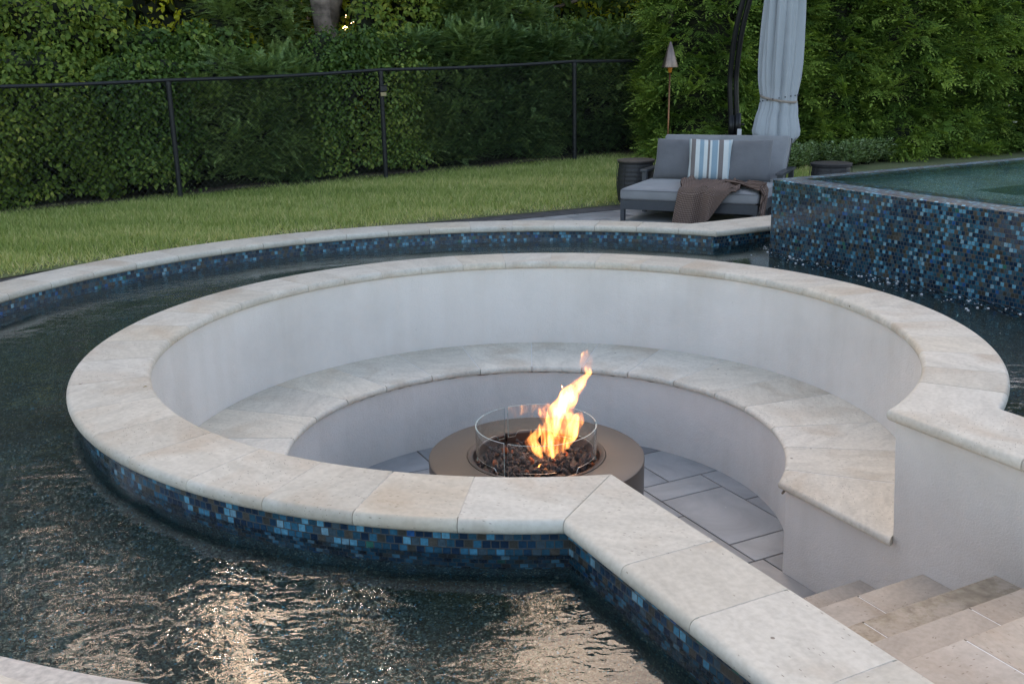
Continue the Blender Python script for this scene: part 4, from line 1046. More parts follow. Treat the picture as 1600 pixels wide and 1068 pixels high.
# woodland beyond the hedge
def tree(seed, h, cr, count, m, lsize, name, label, loc, trunk_r=.16, bare=.35, grp='woodland trees beyond the hedge'):
    r = np.random.RandomState(seed); t = thing(name, label, 'tree', loc, 0, grp)
    mb = MB(); lean = Vector((r.randn()*.25, r.randn()*.25, 0))
    pts = [Vector((0, 0, -.2)), Vector((0, 0, h*.2))+lean*.3, Vector((0, 0, h*.5))+lean*.7, Vector((0, 0, h*.88))+lean]
    mb.tube(pts, [trunk_r*1.35, trunk_r, trunk_r*.6, .03], 10)
    nb = 26; cl = []
    for k in range(nb):
        z = h*(bare+(1-bare)*(k+.5)/nb); a = k*2.4+r.rand(); q = math.sin(PI*min(1, .22+.78*(z/h-bare)/(1-bare)))**.7
        l = cr*q*r.uniform(.6, 1.1); b = Vector((0, 0, z*.86))+lean*(z/h); e = b+Vector((l*math.cos(a), l*math.sin(a), l*.35))
        mb.tube([b, (b+e)/2+Vector((0, 0, .1)), e], [trunk_r*.35, trunk_r*.2, .012], 6); cl += [(e, .33*cr*r.uniform(.7, 1.25)), ((b+e)/2+Vector((0, 0, .15)), .28*cr*r.uniform(.7, 1.1))]
    W(mb.build('trunk', M['bark'], t, smooth=True), thing0)
    cp_ = np.array([c[0][:] for c in cl]); crr = np.array([c[1] for c in cl]); i = r.randint(0, len(cl), count)
    d = r.normal(size=(count, 3)); d /= np.linalg.norm(d, axis=1, keepdims=True)
    pos = cp_[i]+d*(crr[i]*r.uniform(.35, 1.05, count))[:, None]*np.array([1, 1, .75])
    tone = .5+.3*(r.rand(len(cl))-.5)[i]+.15*r.normal(size=count)
    co, idx, tn = scatter(leafT, leafF, pos, r.normal(size=(count, 3))+np.array([0, 0, -.4]), d+.6*r.normal(size=(count, 3)), lsize*r.uniform(.6, 1.4, count), tone)
    bulk('crown', co, 4, idx, m, t, tn)
    return t
class _T: location = Vector((0, 0, 0))
thing0 = _T()
tspec = [
  (-6.3, 15.9, 7.4, 2.0, 8000, 'fard', 'dark tree close behind the far left end of the hedge'),
  (-3.0, 16.0, 7.0, 1.9, 8000, 'fard', 'dark tree close behind the left part of the hedge'),
  (0.6, 16.2, 6.6, 1.8, 8000, 'fard', 'dark tree close behind the tall ivy left of the leftmost post'),
  (3.4, 17.2, 7.6, 1.9, 8000, 'fard', 'dark tree close behind the feathery evergreen'),
  (7.9, 16.0, 7.2, 1.9, 8000, 'fard', 'dark tree close behind the right end of the hedge'),
  (10.9, 15.2, 7.0, 1.9, 8000, 'fard', 'dark tree close behind the arborvitae by the torch'),
  (14.7, 15.6, 7.6, 2.1, 8000, 'fard', 'dark tree close behind the arborvitae by the spa'),
  (18.6, 15.5, 8.0, 2.2, 8000, 'fard', 'dark tree close behind the right end of the arborvitae'),
  # n, v, h, crown radius, leaves, material, label
    (-4.5, 17.5, 9.5, 2.6, 9000, 'fard', 'dark leafy tree far left beyond the hedge'),
    (-.8, 17.0, 7.5, 2.3, 9000, 'fard', 'dark leafy tree behind the honeysuckle at the left'),
    (2.1, 19.5, 10.5, 2.7, 10000, 'far', 'yellow lit tree showing through the gap left of the bare trunk'),
    (6.2, 17.6, 8.2, 2.3, 9000, 'fard', 'dark leafy tree behind the tall middle yew'),
    (9.4, 20.5, 11.0, 2.9, 10000, 'far', 'yellow lit tree showing above the right end of the fence'),
    (12.6, 17.0, 8.8, 2.4, 9000, 'fard', 'dark tree behind the arborvitae screen near the umbrella'),
    (16.8, 18.5, 10.0, 2.8, 9000, 'fard', 'dark tree behind the arborvitae screen at the right'),
    (-9.0, 20.0, 11.0, 3.0, 9000, 'far', 'large tree beyond the left edge of the hedge'),
    (5.4, 25.0, 13.0, 3.2, 9000, 'far', 'distant yellow lit tree behind the middle of the hedge'),
    (-2.6, 25.0, 12.5, 3.3, 9000, 'far', 'distant yellow lit tree behind the left of the hedge'),
    (14.0, 26.0, 13.0, 3.4, 9000, 'far', 'distant tree far behind the arborvitae screen'),
]
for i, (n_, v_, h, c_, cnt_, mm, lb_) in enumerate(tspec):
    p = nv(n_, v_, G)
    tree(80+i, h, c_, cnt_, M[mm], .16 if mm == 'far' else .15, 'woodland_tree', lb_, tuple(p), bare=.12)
def tall_tree(seed): return tree(seed, 14.0, 2.35, 11000, M['fard'], .22, 'tall_tree', 'x', (0, 0, 0), .2, bare=.22, grp='tall trees beyond the hedge')
tp_ = [tall_tree(140), tall_tree(141)]
for i, (n_, v_, sc, lb_) in enumerate([(-8.2, 18.6, 1.0, 'tall dark tree far beyond the left edge of the photo'), (-4.9, 19.4, 1.06, 'tall dark tree beyond the honeysuckle at the far left'), (-1.6, 18.4, .96, 'tall dark tree beyond the hedge left of the leftmost post'),
        (1.5, 19.6, 1.04, 'tall dark tree behind the low dark yew'), (4.1, 18.6, .9, 'tall dark tree just behind the bare trunk'), (7.6, 19.3, 1.05, 'tall dark tree behind the tall middle yew'), (11.2, 18.5, .98, 'tall dark tree behind the torch and the first arborvitae'),
        (15.4, 19.0, 1.0, 'tall dark tree behind the arborvitae by the raised spa')]):
    o = tp_[i] if i < 2 else copy_thing(tp_[i % 2], (0, 0, 0), 0)
    p = nv(n_, v_, G); o.location = tuple(p); o.rotation_euler = (0, 0, i*1.3); o.scale = (sc, sc, sc); o['label'] = lb_
# understory that closes the gaps behind the hedge with leaves coloured as sunlit
for i, (n_, v_, w_, h_, lb_) in enumerate([(-3, 22, 7, 3.6, 'sunlit thicket of saplings far behind the left of the hedge'), (4, 23, 7, 3.4, 'sunlit thicket of saplings far behind the bare trunk'), (11, 22, 7, 3.6, 'sunlit thicket of saplings far behind the fence end')]):
    shrub('thicket', lb_, 'shrub', 'leaf', n_-w_/2, n_+w_/2, v_, v_+2, h_+1.5, 9000, 120+i, 'thickets beyond the hedge', size=.17, clump=.6, zbase=G, matl=M['far'])
# the bare trunk
p = nv(4.9, 16.6, G)
bt = thing('tree_trunk', 'bare grey brown tree trunk rising behind the hedge at the top of the photo', 'tree', (-2.66, 15.6, G))
mb = MB(); r_ = np.random.RandomState(5); mb.tube([(0.02, 0, -.2), (.0, 0, 1.2), (-.02, 0, 2.0), (-.05, 0, 2.6), (-.12, 0, 4.2), (-.2, .1, 8.0)], [.23, .185, .172, .20, .18, .11], 16)
mb.tube([(.0, 0, 2.0), (.22, 0, 2.9), (.6, 0, 4.5), (.9, .2, 7)], [.15, .14, .11, .05], 12)
mb.build('trunk', M['bark'], bt, smooth=True)
cnt_ = 9000; rr0 = np.random.RandomState(66); cpt = np.array([(rr0.randn()*1.3, rr0.randn()*1.3, 6.5+rr0.rand()*3.5) for _ in range(34)]); i_ = rr0.randint(0, 34, cnt_); dn_ = rr0.normal(size=(cnt_, 3))
co, idx, tn = scatter(leafT, leafF, cpt[i_]+dn_*.42, rr0.normal(size=(cnt_, 3)), rr0.normal(size=(cnt_, 3)), .15*rr0.uniform(.6, 1.4, cnt_), .5+.2*rr0.randn(cnt_))
bulk('crown', co, 4, idx, M['far'], bt, tn)

# catmint tufts in the bed
CL = ['nearest the daybed', 'second from the daybed', 'just right of the umbrella canopy', 'left of the second drum table', 'just behind the second drum table', 'just right of the second drum table', 'above the near corner of the spa water', 'fourth from the right end of its row', 'third from the right end of its row', 'second from the right end of its row', 'at the right end of its row']
for i in range(11):
    n_ = 8.9+i*.225+rnd.uniform(-.05, .05); v_ = 10.25+rnd.uniform(-.1, .3); z_ = gz(n_, v_); p = nv(n_, v_, z_); r = np.random.RandomState(200+i)
    ns = 80; V = []; I = []; Tn = []; k = 0
    t = thing('catmint', 'pale green catmint tuft '+CL[i], 'plant', tuple(p), 0, 'catmint tufts in front of the arborvitae')
    st = MB(); pos = []; dd = []
    for s in range(ns):
        a = r.rand()*6.28; l = r.uniform(.04, .27); h = r.uniform(.12, .34); e = Vector((l*math.cos(a), l*math.sin(a), h)); st.tube([(l*.2*math.cos(a), l*.2*math.sin(a), 0), tuple(e*.55+Vector((0, 0, .03))), tuple(e)], [.003, .0025, .0015], 4)
        for q in np.linspace(.2, 1.0, 12):
            for _ in range(2): pos.append((np.array(e)*q+r.normal(size=3)*.010)); dd.append([math.cos(a+r.randn()*2), math.sin(a+r.randn()*2), .3])
    pos = np.array(pos); dd = np.array(dd); st.build('stems', M['twig'], t)
    co, idx, tn = scatter(ovalT, ovalF, pos, dd, np.array([0, 0, 1.])+.4*r.normal(size=(len(pos), 3)), .048*r.uniform(.6, 1.3, len(pos)), .5+.25*r.randn(len(pos)))
    bulk('leaves', co, 4, idx, M['catmint'], t, tn)
# white roses at the right edge
p = nv(13.9, 10.3, -.2)
rb = thing('rose_bush', 'small rose bush with white flowers at the right edge beyond the spa', 'plant', tuple(p))
r = np.random.RandomState(9); st = MB(); pos = []; fl = []
for s in range(26):
    a = r.rand()*6.28; l = r.uniform(.05, .42); h = r.uniform(.3, .72); e = Vector((l*math.cos(a), l*math.sin(a), h)); st.tube([(0, 0, 0), tuple(e*.6), tuple(e)], [.006, .004, .002], 5)
    for q in np.linspace(.3, 1.0, 12): pos.append(np.array(e)*q+r.normal(size=3)*.03)
    fl.append(e)
st.build('stems', M['twig'], rb); pos = np.array(pos)
co, idx, tn = scatter(leafT, leafF, pos, r.normal(size=(len(pos), 3)), np.array([0, 0, 1.])+.5*r.normal(size=(len(pos), 3)), .055*r.uniform(.6, 1.3, len(pos)), .5+.25*r.randn(len(pos)))
bulk('leaves', co, 4, idx, M['ivy'], rb, tn)
for e in [(-.36, -.1, .64), (-.28, -.2, .40), (.1, -.2, .62), (-.2, .1, .75)]:
    mb = MB()
    for k in range(3):
        rr_ = .030-.007*k
        for j in range(5):
            a = j*2*PI/5+k*.6; c = Vector(e)+Vector((math.cos(a), math.sin(a), 0))*rr_*.5+Vector((0, 0, .006*k)); t_ = Vector((-math.sin(a), math.cos(a), 0)); o_ = Vector((math.cos(a), math.sin(a), 0))
            mb.add([c-t_*rr_*.5, c+t_*rr_*.5, c+t_*rr_*.6+o_*rr_*.5+Vector((0, 0, rr_*.7)), c-t_*rr_*.6+o_*rr_*.5+Vector((0, 0, rr_*.7))], [(0, 1, 2, 3)])
    mb.build('blossom', M['petal'], rb)

# grass
def grass():
    r = np.random.RandomState(77); N_ = 400000
    n = r.uniform(-7.5, 9.6, N_); v = r.uniform(7.2, 12.75, N_); x = n*NX.x+v*VX.x; y = n*NX.y+v*VX.y
    a = np.degrees(np.arctan2(y-OC[1], x-OC[0])) % 360; rr_ = np.hypot(x-OC[0], y-OC[1])
    ok = rr_ > np.interp(a, np.append(A, 360), np.append(rad0, rad0[0]))+.02
    ok &= (np.abs(x)/y < .56) | ((x < 0) & (np.abs(x)/y < .72) & (r.rand(N_) < .8)); ok &= (v < 12.62+.1*np.sin(n*5)+.06*r.randn(N_))
    far_ = .45*noise3(np.stack([x, y, 0*x], 1), 5, 6, 1.1)
    edge = np.exp(-(rr_-np.interp(a, np.append(A, 360), np.append(rad0, rad0[0])))/.22)
    ok &= ~((r.rand(N_) < edge*.85))
    x, y, far_, edge = x[ok], y[ok], far_[ok], edge[ok]; m_ = len(x); z = lawn_z(x, y)
    h = r.uniform(.035, .080, m_)*(1-.4*edge); w = r.uniform(.0028, .0056, m_); th = r.rand(m_)*6.28; le = r.normal(size=(m_, 2))*.032
    base = np.stack([x, y, z-.004], 1); sx = np.stack([np.cos(th)*w, np.sin(th)*w, 0*w], 1)
    tip = base+np.stack([le[:, 0], le[:, 1], h], 1)
    co = np.stack([base-sx, base+sx, tip], 1).reshape(-1, 3)
    tone = np.clip(.44+.34*far_+.14*noise3(np.stack([x, y, 0*x], 1), 8, 6, 5.0)+.24*r.randn(m_)+.5*edge*r.rand(m_)+(r.rand(m_) > .93)*.35, 0, 1)
    o = bulk('grass', co, 3, np.arange(m_*3), M['grass'], None, tone); prop(o, 'mown green grass blades covering the lawn', 'grass', kind='stuff')
grass()
# a few fallen leaves
lt = bpy.data.meshes.new('fallen_leaf'); lt.from_pydata([(0, 0, .002), (.012, .008, .006), (.032, 0, .003), (.012, -.008, .007)], [], [(0, 1, 2), (0, 2, 3)]); lt.materials.append(M['dryleaf'])
for (x, y, z, lb_) in [(-3.1, 9.2, None, 'yellow fallen leaf on the grass at the left'), (-1.0, 10.9, None, 'pale fallen leaf on the grass below the lock box'), (-.1, 11.2, None, 'dry leaf on the grass in the middle'), (.52, 7.62, .002, 'tiny dry leaf on the outer coping in front of the daybed'), (-1.44, 3.75, .002, 'tiny curled leaf on the left of the pit coping'), (-.6, 12.2, None, 'dry leaf on the lawn near the hedge')]:
    o = link('fallen_leaf', lt); o.location = (x, y, z if z is not None else float(lawn_z(x, y))+.045); o.rotation_euler = (.1, .1, rnd.random()*6); s = 1.6 if z is None else .6; o.scale = (s, s, s); prop(o, lb_, 'leaf', 'fallen leaves')

# ================================================================ DAYBED
F0 = Vector((1.06, 9.55)); U = Vector((.9, -.435)).normalized()
DBR = math.atan2(U.y, U.x)
db = thing('daybed', 'wide grey cushioned outdoor daybed with a charcoal metal frame on the terrace', 'daybed', (F0.x, F0.y, G), DBR)
WB, DB = 1.31, 1.48; SR0, SR1 = .115, .205      # rail
mb = MB()
mb.box((0, 0, SR0), (WB, .045, SR1)); mb.box((0, DB-.045, SR0), (WB, DB, SR1)); mb.box((0, .047, SR0), (.045, DB-.047, SR1)); mb.box((WB-.045, .047, SR0), (WB, DB-.047, SR1))
mb.box((.05, .05, SR1-.03), (WB-.05, DB-.05, SR1-.008))
mb.build('seat_frame', M['frame'], db, bevel=.004)
for x, y in ((.0, .0), (WB-.045, 0), (0, DB-.045), (WB-.045, DB-.045), (.0, .66), (WB-.045, .66), (WB/2, .3)):
    mb = MB(); mb.box((x+.002, y+.002, 0), (x+.043, y+.043, SR0-.001)); mb.build('leg', M['frame'], db, bevel=.003)
for x in (-.052, WB+.002):
    mb = MB(); mb.box((x, .80, SR0+.0), (x+.05, .85, .385)); mb.box((x, 1.38, SR0), (x+.05, 1.43, .385)); mb.box((x-.012, .78, .387), (x+.062, 1.45, .412)); mb.build('armrest', M['frame'], db, bevel=.004)
def cushion(w, d, h, r=.035, puff=.012, nx=14, ny=14):
    """rounded upholstered block with softly bulging faces"""
    bm = bmesh.new(); bmesh.ops.create_cube(bm, size=1)
    for v in bm.verts: v.co = Vector((v.co.x*w, v.co.y*d, v.co.z*h))
    bmesh.ops.bevel(bm, geom=bm.edges[:], offset=r, segments=4, profile=.6, affect='EDGES')
    bmesh.ops.subdivide_edges(bm, edges=[e for e in bm.edges if e.calc_length() > .15], cuts=9, use_grid_fill=True)
    for v in bm.verts:
        a, b = 2*v.co.x/w, 2*v.co.y/d; k = (1-min(1, a*a))*(1-min(1, b*b))
        if abs(v.co.z) > h/2-r*.6: v.co.z += math.copysign(puff*k**.5, v.co.z)+.004*math.sin(v.co.x*11+v.co.y*7)*k
    return bm
def bm_obj(bm, name, m, parent, mtx=None):
    me = bpy.data.meshes.new(name); bm.to_mesh(me); bm.free(); me.materials.append(m); me.polygons.foreach_set('use_smooth', [True]*len(me.polygons))
    o = link(name, me, parent)
    if mtx is not None: o.matrix_local = mtx
    return o
sc_ = bm_obj(cushion(WB+.01, 1.22, .105, .04, .014), 'seat_cushion', M['cushion'], db, Matrix.Translation((WB/2, .60, SR1+.052)))
# piping round the cushion
mb = MB()
for zz in (.012, .092):
    lp = []
    for (x, y) in ((.0, .02), (.02, -.008), (WB-.02, -.008), (WB, .02), (WB, 1.18), (0, 1.18), (0, .02)): lp.append((x, y, SR1+zz))
    mb.tube(lp, .0032, 6)
mb.build('piping', M['cushion2'], sc_).matrix_parent_inverse = Matrix.Translation((WB/2, .60, SR1+.052)).inverted()
tilt = math.atan2(.34, .47)
bk = Matrix.Translation((WB/2, 1.30, .475))@Matrix.Rotation(-tilt, 4, 'X')
bm_obj(cushion(WB, .10, .56, .035, .0), 'back_cushion', M['cushion'], db, bk)
mb = MB(); mb.box((.0, -.02, -.28), (.03, .0, .28)); mb.box((WB-.03, -.02, -.28), (WB, .0, .28)); mb.box((.0, -.02, .25), (WB, 0, .28)); mb.box((.0, -.02, -.28), (WB, 0, -.25))
o = mb.build('back_frame', M['frame'], db, bevel=.004); o.matrix_local = Matrix.Translation((0, 1.375, .45))@Matrix.Rotation(-tilt, 4, 'X')

def pillow_bm(w, h, t, seed, n=22):
    r = np.random.RandomState(seed); bm = bmesh.new(); g = {}
    for s in (1, -1):
        for i in range(n+1):
            for j in range(n+1):
                a, b = 2*i/n-1, 2*j/n-1
                edge_ = i in (0, n) or j in (0, n)
                if edge_ and s == -1: g[(s, i, j)] = g[(1, i, j)]; continue
                k = max(0, (1-a**4))*max(0, (1-b**4)); zz = t/2*k**.55
                pinch = 1-.055*(1-abs(a*b))*(abs(a)**6+abs(b)**6)
                wr = .006*math.sin(a*9+b*4+seed)*(abs(a)**2+abs(b)**2)*k
                g[(s, i, j)] = bm.verts.new((a*w/2*(pinch if abs(a) >= abs(b) else 1), s*(zz+wr), b*h/2*(pinch if abs(b) > abs(a) else 1)))
    for s in (1, -1):
        for i in range(n):
            for j in range(n):
                f = [g[(s, i, j)], g[(s, i+1, j)], g[(s, i+1, j+1)], g[(s, i, j+1)]]
                bm.faces.new(f if s == -1 else f[::-1])
    return bm
def to_daybed(x, y, z, rx, ry=0, rz=0):
    return Matrix.Translation((F0.x, F0.y, G))@Matrix.Rotation(DBR, 4, 'Z')@Matrix.Translation((x, y, z))@Matrix.Rotation(rz, 4, 'Z')@Matrix.Rotation(rx, 4, 'X')@Matrix.Rotation(ry, 4, 'Y')
def pillow(label, m, x, y, z, w, seed, ry=0, rz=0, rx=-R(28)):
    bm = pillow_bm(w, w, .17, seed); o = bm_obj(bm, 'pillow', m, None); o.matrix_world = to_daybed(x, y, z, rx, ry, rz)
    prop(o, label, 'pillow', 'pillows on the daybed'); return o
pillow('plain grey square pillow at the left end of the daybed', M['cushion2'], .27, .955, .505, .45, 3, R(1), R(6))
pillow('plain grey square pillow behind the striped one, right side of the daybed', M['cushion2'], 1.00, .935, .505, .45, 5, R(-2), R(5))
def stripes():
    m, nt, b = mat('striped canvas'); tc = N(nt, 'TexCoord'); sp = N(nt, 'SeparateXYZ'); L(nt, tc.outputs['Object'], sp.inputs[0])
    x = math_(nt, 'DIVIDE', math_(nt, 'ADD', sp.outputs[0], .225), .45)
    w, bl, tp, pb = (.60, .62, .60), (.25, .34, .40), (.19, .165, .155), (.42, .50, .53)
    r = ramp(nt, [(0, pb), (.05, w), (.08, tp), (.17, w), (.26, bl), (.35, w), (.40, w), (.43, tp), (.48, w), (.52, bl), (.645, w), (.67, tp), (.77, w), (.84, w), (.88, pb), (.93, w), (.965, bl)], 'CONSTANT')
    L(nt, x, r.inputs[0]); nz = N(nt, 'TexNoise', i_Scale=500.0); L(nt, tc.outputs['Object'], nz.inputs['Vector'])
    rr_ = ramp(nt, [(.3, (.85, .85, .85)), (.7, (1.1, 1.1, 1.1))]); L(nt, nz.outputs[0], rr_.inputs[0])
    L(nt, mix(nt, 1.0, r.outputs[0], rr_.outputs[0], 'MULTIPLY'), b.inputs['Base Color']); b.inputs['Roughness'].default_value = .9
    n3 = N(nt, 'TexNoise', i_Scale=11.0, i_Detail=3.0); L(nt, tc.outputs['Object'], n3.inputs['Vector']); bump(nt, b, n3.outputs[0], .5, .012); return m
pillow('blue, white and taupe striped pillow in the middle of the daybed', stripes(), .645, .83, .515, .43, 8, R(2), R(17), -R(20))

# knitted throw
def throwmat():
    m, nt, b = mat('brown waffle knit'); uv = N(nt, 'UVMap'); mp = N(nt, 'Mapping'); mp.inputs['Scale'].default_value = (1, 1, 1); L(nt, uv.outputs[0], mp.inputs['Vector'])
    sp = N(nt, 'SeparateXYZ'); L(nt, mp.outputs[0], sp.inputs[0])
    s1 = math_(nt, 'ABSOLUTE', math_(nt, 'SINE', math_(nt, 'MULTIPLY', sp.outputs[0], 170))); s2 = math_(nt, 'ABSOLUTE', math_(nt, 'SINE', math_(nt, 'MULTIPLY', sp.outputs[1], 170)))
    h = math_(nt, 'MULTIPLY', s1, s2); r = ramp(nt, [(0, (.075, .050, .040)), (.5, (.22, .155, .125)), (1, (.32, .235, .195))]); L(nt, h, r.inputs[0]); L(nt, r.outputs[0], b.inputs['Base Color'])
    b.inputs['Roughness'].default_value = .95; b.inputs['Specular IOR Level'].default_value = .1; bump(nt, b, h, .8, .006); return m
M['throw'] = throwmat()
topz = SR1+.118; 
def drape(u, s, side=0):
    """u across (daybed x), s along the cloth from the back of the seat over the front edge"""
    fold = .022*math.sin(u*27+s*2.2)+.013*math.sin(u*47+1.7+s*3)
    S0 = .66
    if s < S0: y = .62-s+.0; z = topz+.016+abs(fold)*.9; 
    elif s < S0+.10: t = (s-S0)/.10*PI/2; y = -.04-.035*math.sin(t)*1; z = topz-.02+.036*math.cos(t)+abs(fold)*.6*(1-t/PI); y -= fold*.5
    else: y = -.082-.03*(s-S0-.1)-fold*1.1-.012; z = topz-.02-(s-S0-.10)
    return Vector((u, y, z))
def cloth(nu, ns, fu, fs_, uvs):
    mb = MB(); vs = []; uv_ = []
    for j in range(ns+1):
        for i in range(nu+1):
            u, s = i/nu, j/ns; vs.append(fu(u, s)); uv_.append(uvs(u, s))
    fs = []; uu = []
    for j in range(ns):
        for i in range(nu):
            f = (j*(nu+1)+i, j*(nu+1)+i+1, (j+1)*(nu+1)+i+1, (j+1)*(nu+1)+i); fs.append(f); uu.append([uv_[q] for q in f])
    mb.add(vs, fs, 0, uu); return mb
def fu1(u, s):       # left lobe: gathered at the back, fanned at the front, lower hem slanting
    ss = s*(1.02+.06*math.sin(u*5+.5)-.28*max(0, u-.62)/.38); k = min(1, ss/.62)
    x = .42+.05*math.sin(s*4)+u*(.52+.10*k)+.15*(k*k)*(1-.2*u)+.03*(1-k)*math.sin(u*9); x -= .0
    p = drape(x, ss); 
    if ss < .12: p.z += .02*math.sin(u*14)*(1-ss/.12)
    return p
def fu2(u, s):       # right lobe: bunched over the seat towards the right end and down its side
    ss = s*.85; x = .86+u*.30+ss*.52; y = .50-u*.05-ss*.62+.03*math.sin(u*8)
    fold = .022*math.sin(u*17+s*3)+.012*math.sin(u*31)
    over = x-(WB+.012)
    z = topz+.022+abs(fold)
    yo = -.045-y
    drop = 0
    if over > 0: drop = over; x = WB+.02+min(over, .03)+fold*.6
    if yo > 0: drop = max(drop, yo); y = -.05-min(yo, .04)-fold*.6
    if drop > 0: z = topz+.022-drop*1.25+abs(fold)*max(0, 1-drop*8)
    return Vector((x, y, z))
th = thing('throw_blanket', 'brown waffle knit blanket draped over the seat and front edge of the daybed', 'blanket', (F0.x, F0.y, G), DBR)
mb = cloth(110, 80, fu1, None, lambda u, s: (u*.72, s*1.0)); o = mb.build('blanket_fold', M['throw'], th, smooth=True)
sm = o.modifiers.new('s', 'SOLIDIFY'); sm.thickness = .010; sm.offset = 1
mb = cloth(70, 70, fu2, None, lambda u, s: (u*.45, s*.85)); o = mb.build('blanket_fold', M['throw'], th, smooth=True)
sm = o.modifiers.new('s', 'SOLIDIFY'); sm.thickness = .010; sm.offset = 1

# ================================================================ DRUM TABLES
def drum(loc, label):
    t = thing('drum_table', label, 'side table', loc, rnd.random(), 'dark drum side tables')
    prof = []; H = .455; nb = 9
    for k in range(nb):
        z0_ = .015+(H-.04)*k/nb; z1_ = .015+(H-.04)*(k+1)/nb
        for q in (.06, .3, .7, .94):
            z = z0_+(z1_-z0_)*q; b = .172+.030*math.sin(PI*min(1, (z/H)*.62+.36))**.8 - .030*max(0, .35-z/H)*2; prof.append((b+(.0035 if q in (.3, .7) else 0), z))
    prof = [(0, .0), (prof[0][0]-.01, .0)]+prof+[(.196, H-.022), (.198, H-.020), (.198, H-.006)]
    mb = MB(); mb.lathe(prof, seg=40); mb.build('body', M['drum'], t, auto=50)
    mb = MB()
    for k in range(8):
        a = k*PI/4; c, s = math.cos(a), math.sin(a); mb.tube([(.186*c, .186*s, .03), (.206*c, .206*s, .2), (.205*c, .205*s, .33), (.198*c, .198*s, .43)], .0035, 5)
    mb.build('cane_ribs', M['drum'], t)
    mb = MB(); mb.lathe([(.199, H-.008), (.203, H-.002), (.203, H+.006), (.198, H+.010), (.15, H+.008), (0, H+.008)], seg=48); mb.build('tabletop', M['drumtop'], t, auto=40)
    return t
drum((1.365, 10.80, G), 'dark barrel shaped drum table at the left end of the daybed')
d2 = drum((3.22, 10.05, G), 'dark drum table showing only its top behind the raised spa wall')
for c in d2.children:
    if c.name.startswith('tabletop'): c.data.materials[0] = M['drum']

# ================================================================ TORCH
tz = -.2; tp = thing('garden_torch', 'tall copper garden torch with a cone shade in front of the arborvitae', 'torch', (1.99, 12.6, tz))
mb = MB(); mb.tube([(-.012, 0, -.05), (0, 0, 1.27)], .011, 10); mb.build('pole', M['copper'], tp, smooth=True)
mb = MB(); mb.lathe([(0, 1.250), (.017, 1.252), (.024, 1.262), (.024, 1.285), (.030, 1.295), (.030, 1.325), (0, 1.327)], seg=24); mb.build('collar', M['amber'], tp, auto=40)
mb = MB(); mb.lathe([(.096, 1.318), (.100, 1.314), (.101, 1.320), (.055, 1.475), (.030, 1.565), (.027, 1.568), (.010, 1.612), (0, 1.614)], seg=40); mb.lathe([(.096, 1.318), (.05, 1.47), (.0, 1.55)], seg=40); mb.build('shade', M['pewter'], tp, auto=50)

# ================================================================ UMBRELLA
um = thing('cantilever_umbrella', 'closed pale blue grey cantilever umbrella hanging from a curved black pole behind the daybed', 'umbrella', (2.5, 11.3, G))
mx, my = 2.515, 11.3
def mast_curve(off):
    ctl = [(-.002, .50), (-.030, .85), (-.035, 1.15), (-.02, 1.45), (.02, 1.72), (.10, 2.05), (.26, 2.40), (.48, 2.66), (.70, 2.78)]
    P_ = []
    for i in range(len(ctl)-1):
        p0, p1, p2, p3 = ctl[max(i-1, 0)], ctl[i], ctl[i+1], ctl[min(i+2, len(ctl)-1)]
        for s in range(4):
            t = s/4; P_.append([.5*((2*b)+(-a+c)*t+(2*a-5*b+4*c-d)*t*t+(-a+3*b-3*c+d)*t**3) for a, b, c, d in zip(p0, p1, p2, p3)])
    P_.append(list(ctl[-1])); out = []
    for i, (x, z) in enumerate(P_):
        q = P_[min(i+1, len(P_)-1)]; p = P_[max(i-1, 0)]; t = Vector((q[0]-p[0], q[1]-p[1])).normalized(); nrm = Vector((t.y, -t.x))
        out.append((mx+x+nrm.x*off, my-max(0, z-1.0)*.22, z+nrm.y*off))
    return out
for off in (-.033, .033):
    mb = MB(); mb.tube(mast_curve(off), .030, 14); o = W(mb.build('mast', M['black'], um, smooth=True), um)
mb = MB()
for z in (.62, 1.35, 2.0):
    c0, c1 = mast_curve(-.033), mast_curve(.033); i = min(range(len(c0)), key=lambda k: abs(c0[k][2]-z)); mb.tube([Vector(c0[i])+Vector((-.03, 0, 0)), Vector(c1[i])+Vector((.03, 0, 0))], .012, 8)
W(mb.build('mast_web', M['black'], um, smooth=True), um)
mb = MB(); mb.tube([(mx-.033, my, .36), (mx-.033, my, .60)], .037, 14); mb.tube([(mx+.033, my, .36), (mx+.033, my, .62)], .037, 14)
mb.tube([(mx, my, G+.03), (mx, my, .37)], .045, 16); mb.tube([(mx-.09, my-.05, .37), (mx+.09, my-.05, .37)], .014, 8); mb.tube([(mx-.10, my-.05, .35), (mx-.10, my-.05, .40)], .010, 8)
mb.tube([(mx+.10, my-.04, .50), (mx+.065, my-.04, .50)], .010, 8)
W(mb.build('mast_foot', M['black'], um, smooth=True), um)
mb = MB(); mb.box((mx+.015, my-.085, .372), (mx+.062, my-.080, .455)); W(mb.build('paper_tag', M['white'], um), um)
mb = MB(); mb.box((mx-.45, my-.05, G+.003), (mx+.45, my+.05, G+.04)); mb.box((mx-.05, my+.052, G+.003), (mx+.05, my+.45, G+.04)); mb.box((mx-.05, my-.45, G+.003), (mx+.05, my-.052, G+.04)); W(mb.build('base', M['black'], um, bevel=.004), um)
ux, uy = 2.80, 10.55
mb = MB(); vs = []; fs = []; zs_ = [.36, .40, .46, .54, .62, .70, .775, .80, .83, .90, 1.0, 1.15, 1.35, 1.55, 1.75, 1.95, 2.15, 2.35, 2.50]
rs_ = [.225, .255, .262, .248, .232, .218, .207, .203, .207, .220, .235, .243, .243, .240, .232, .21, .17, .11, .05]
SEG = 160
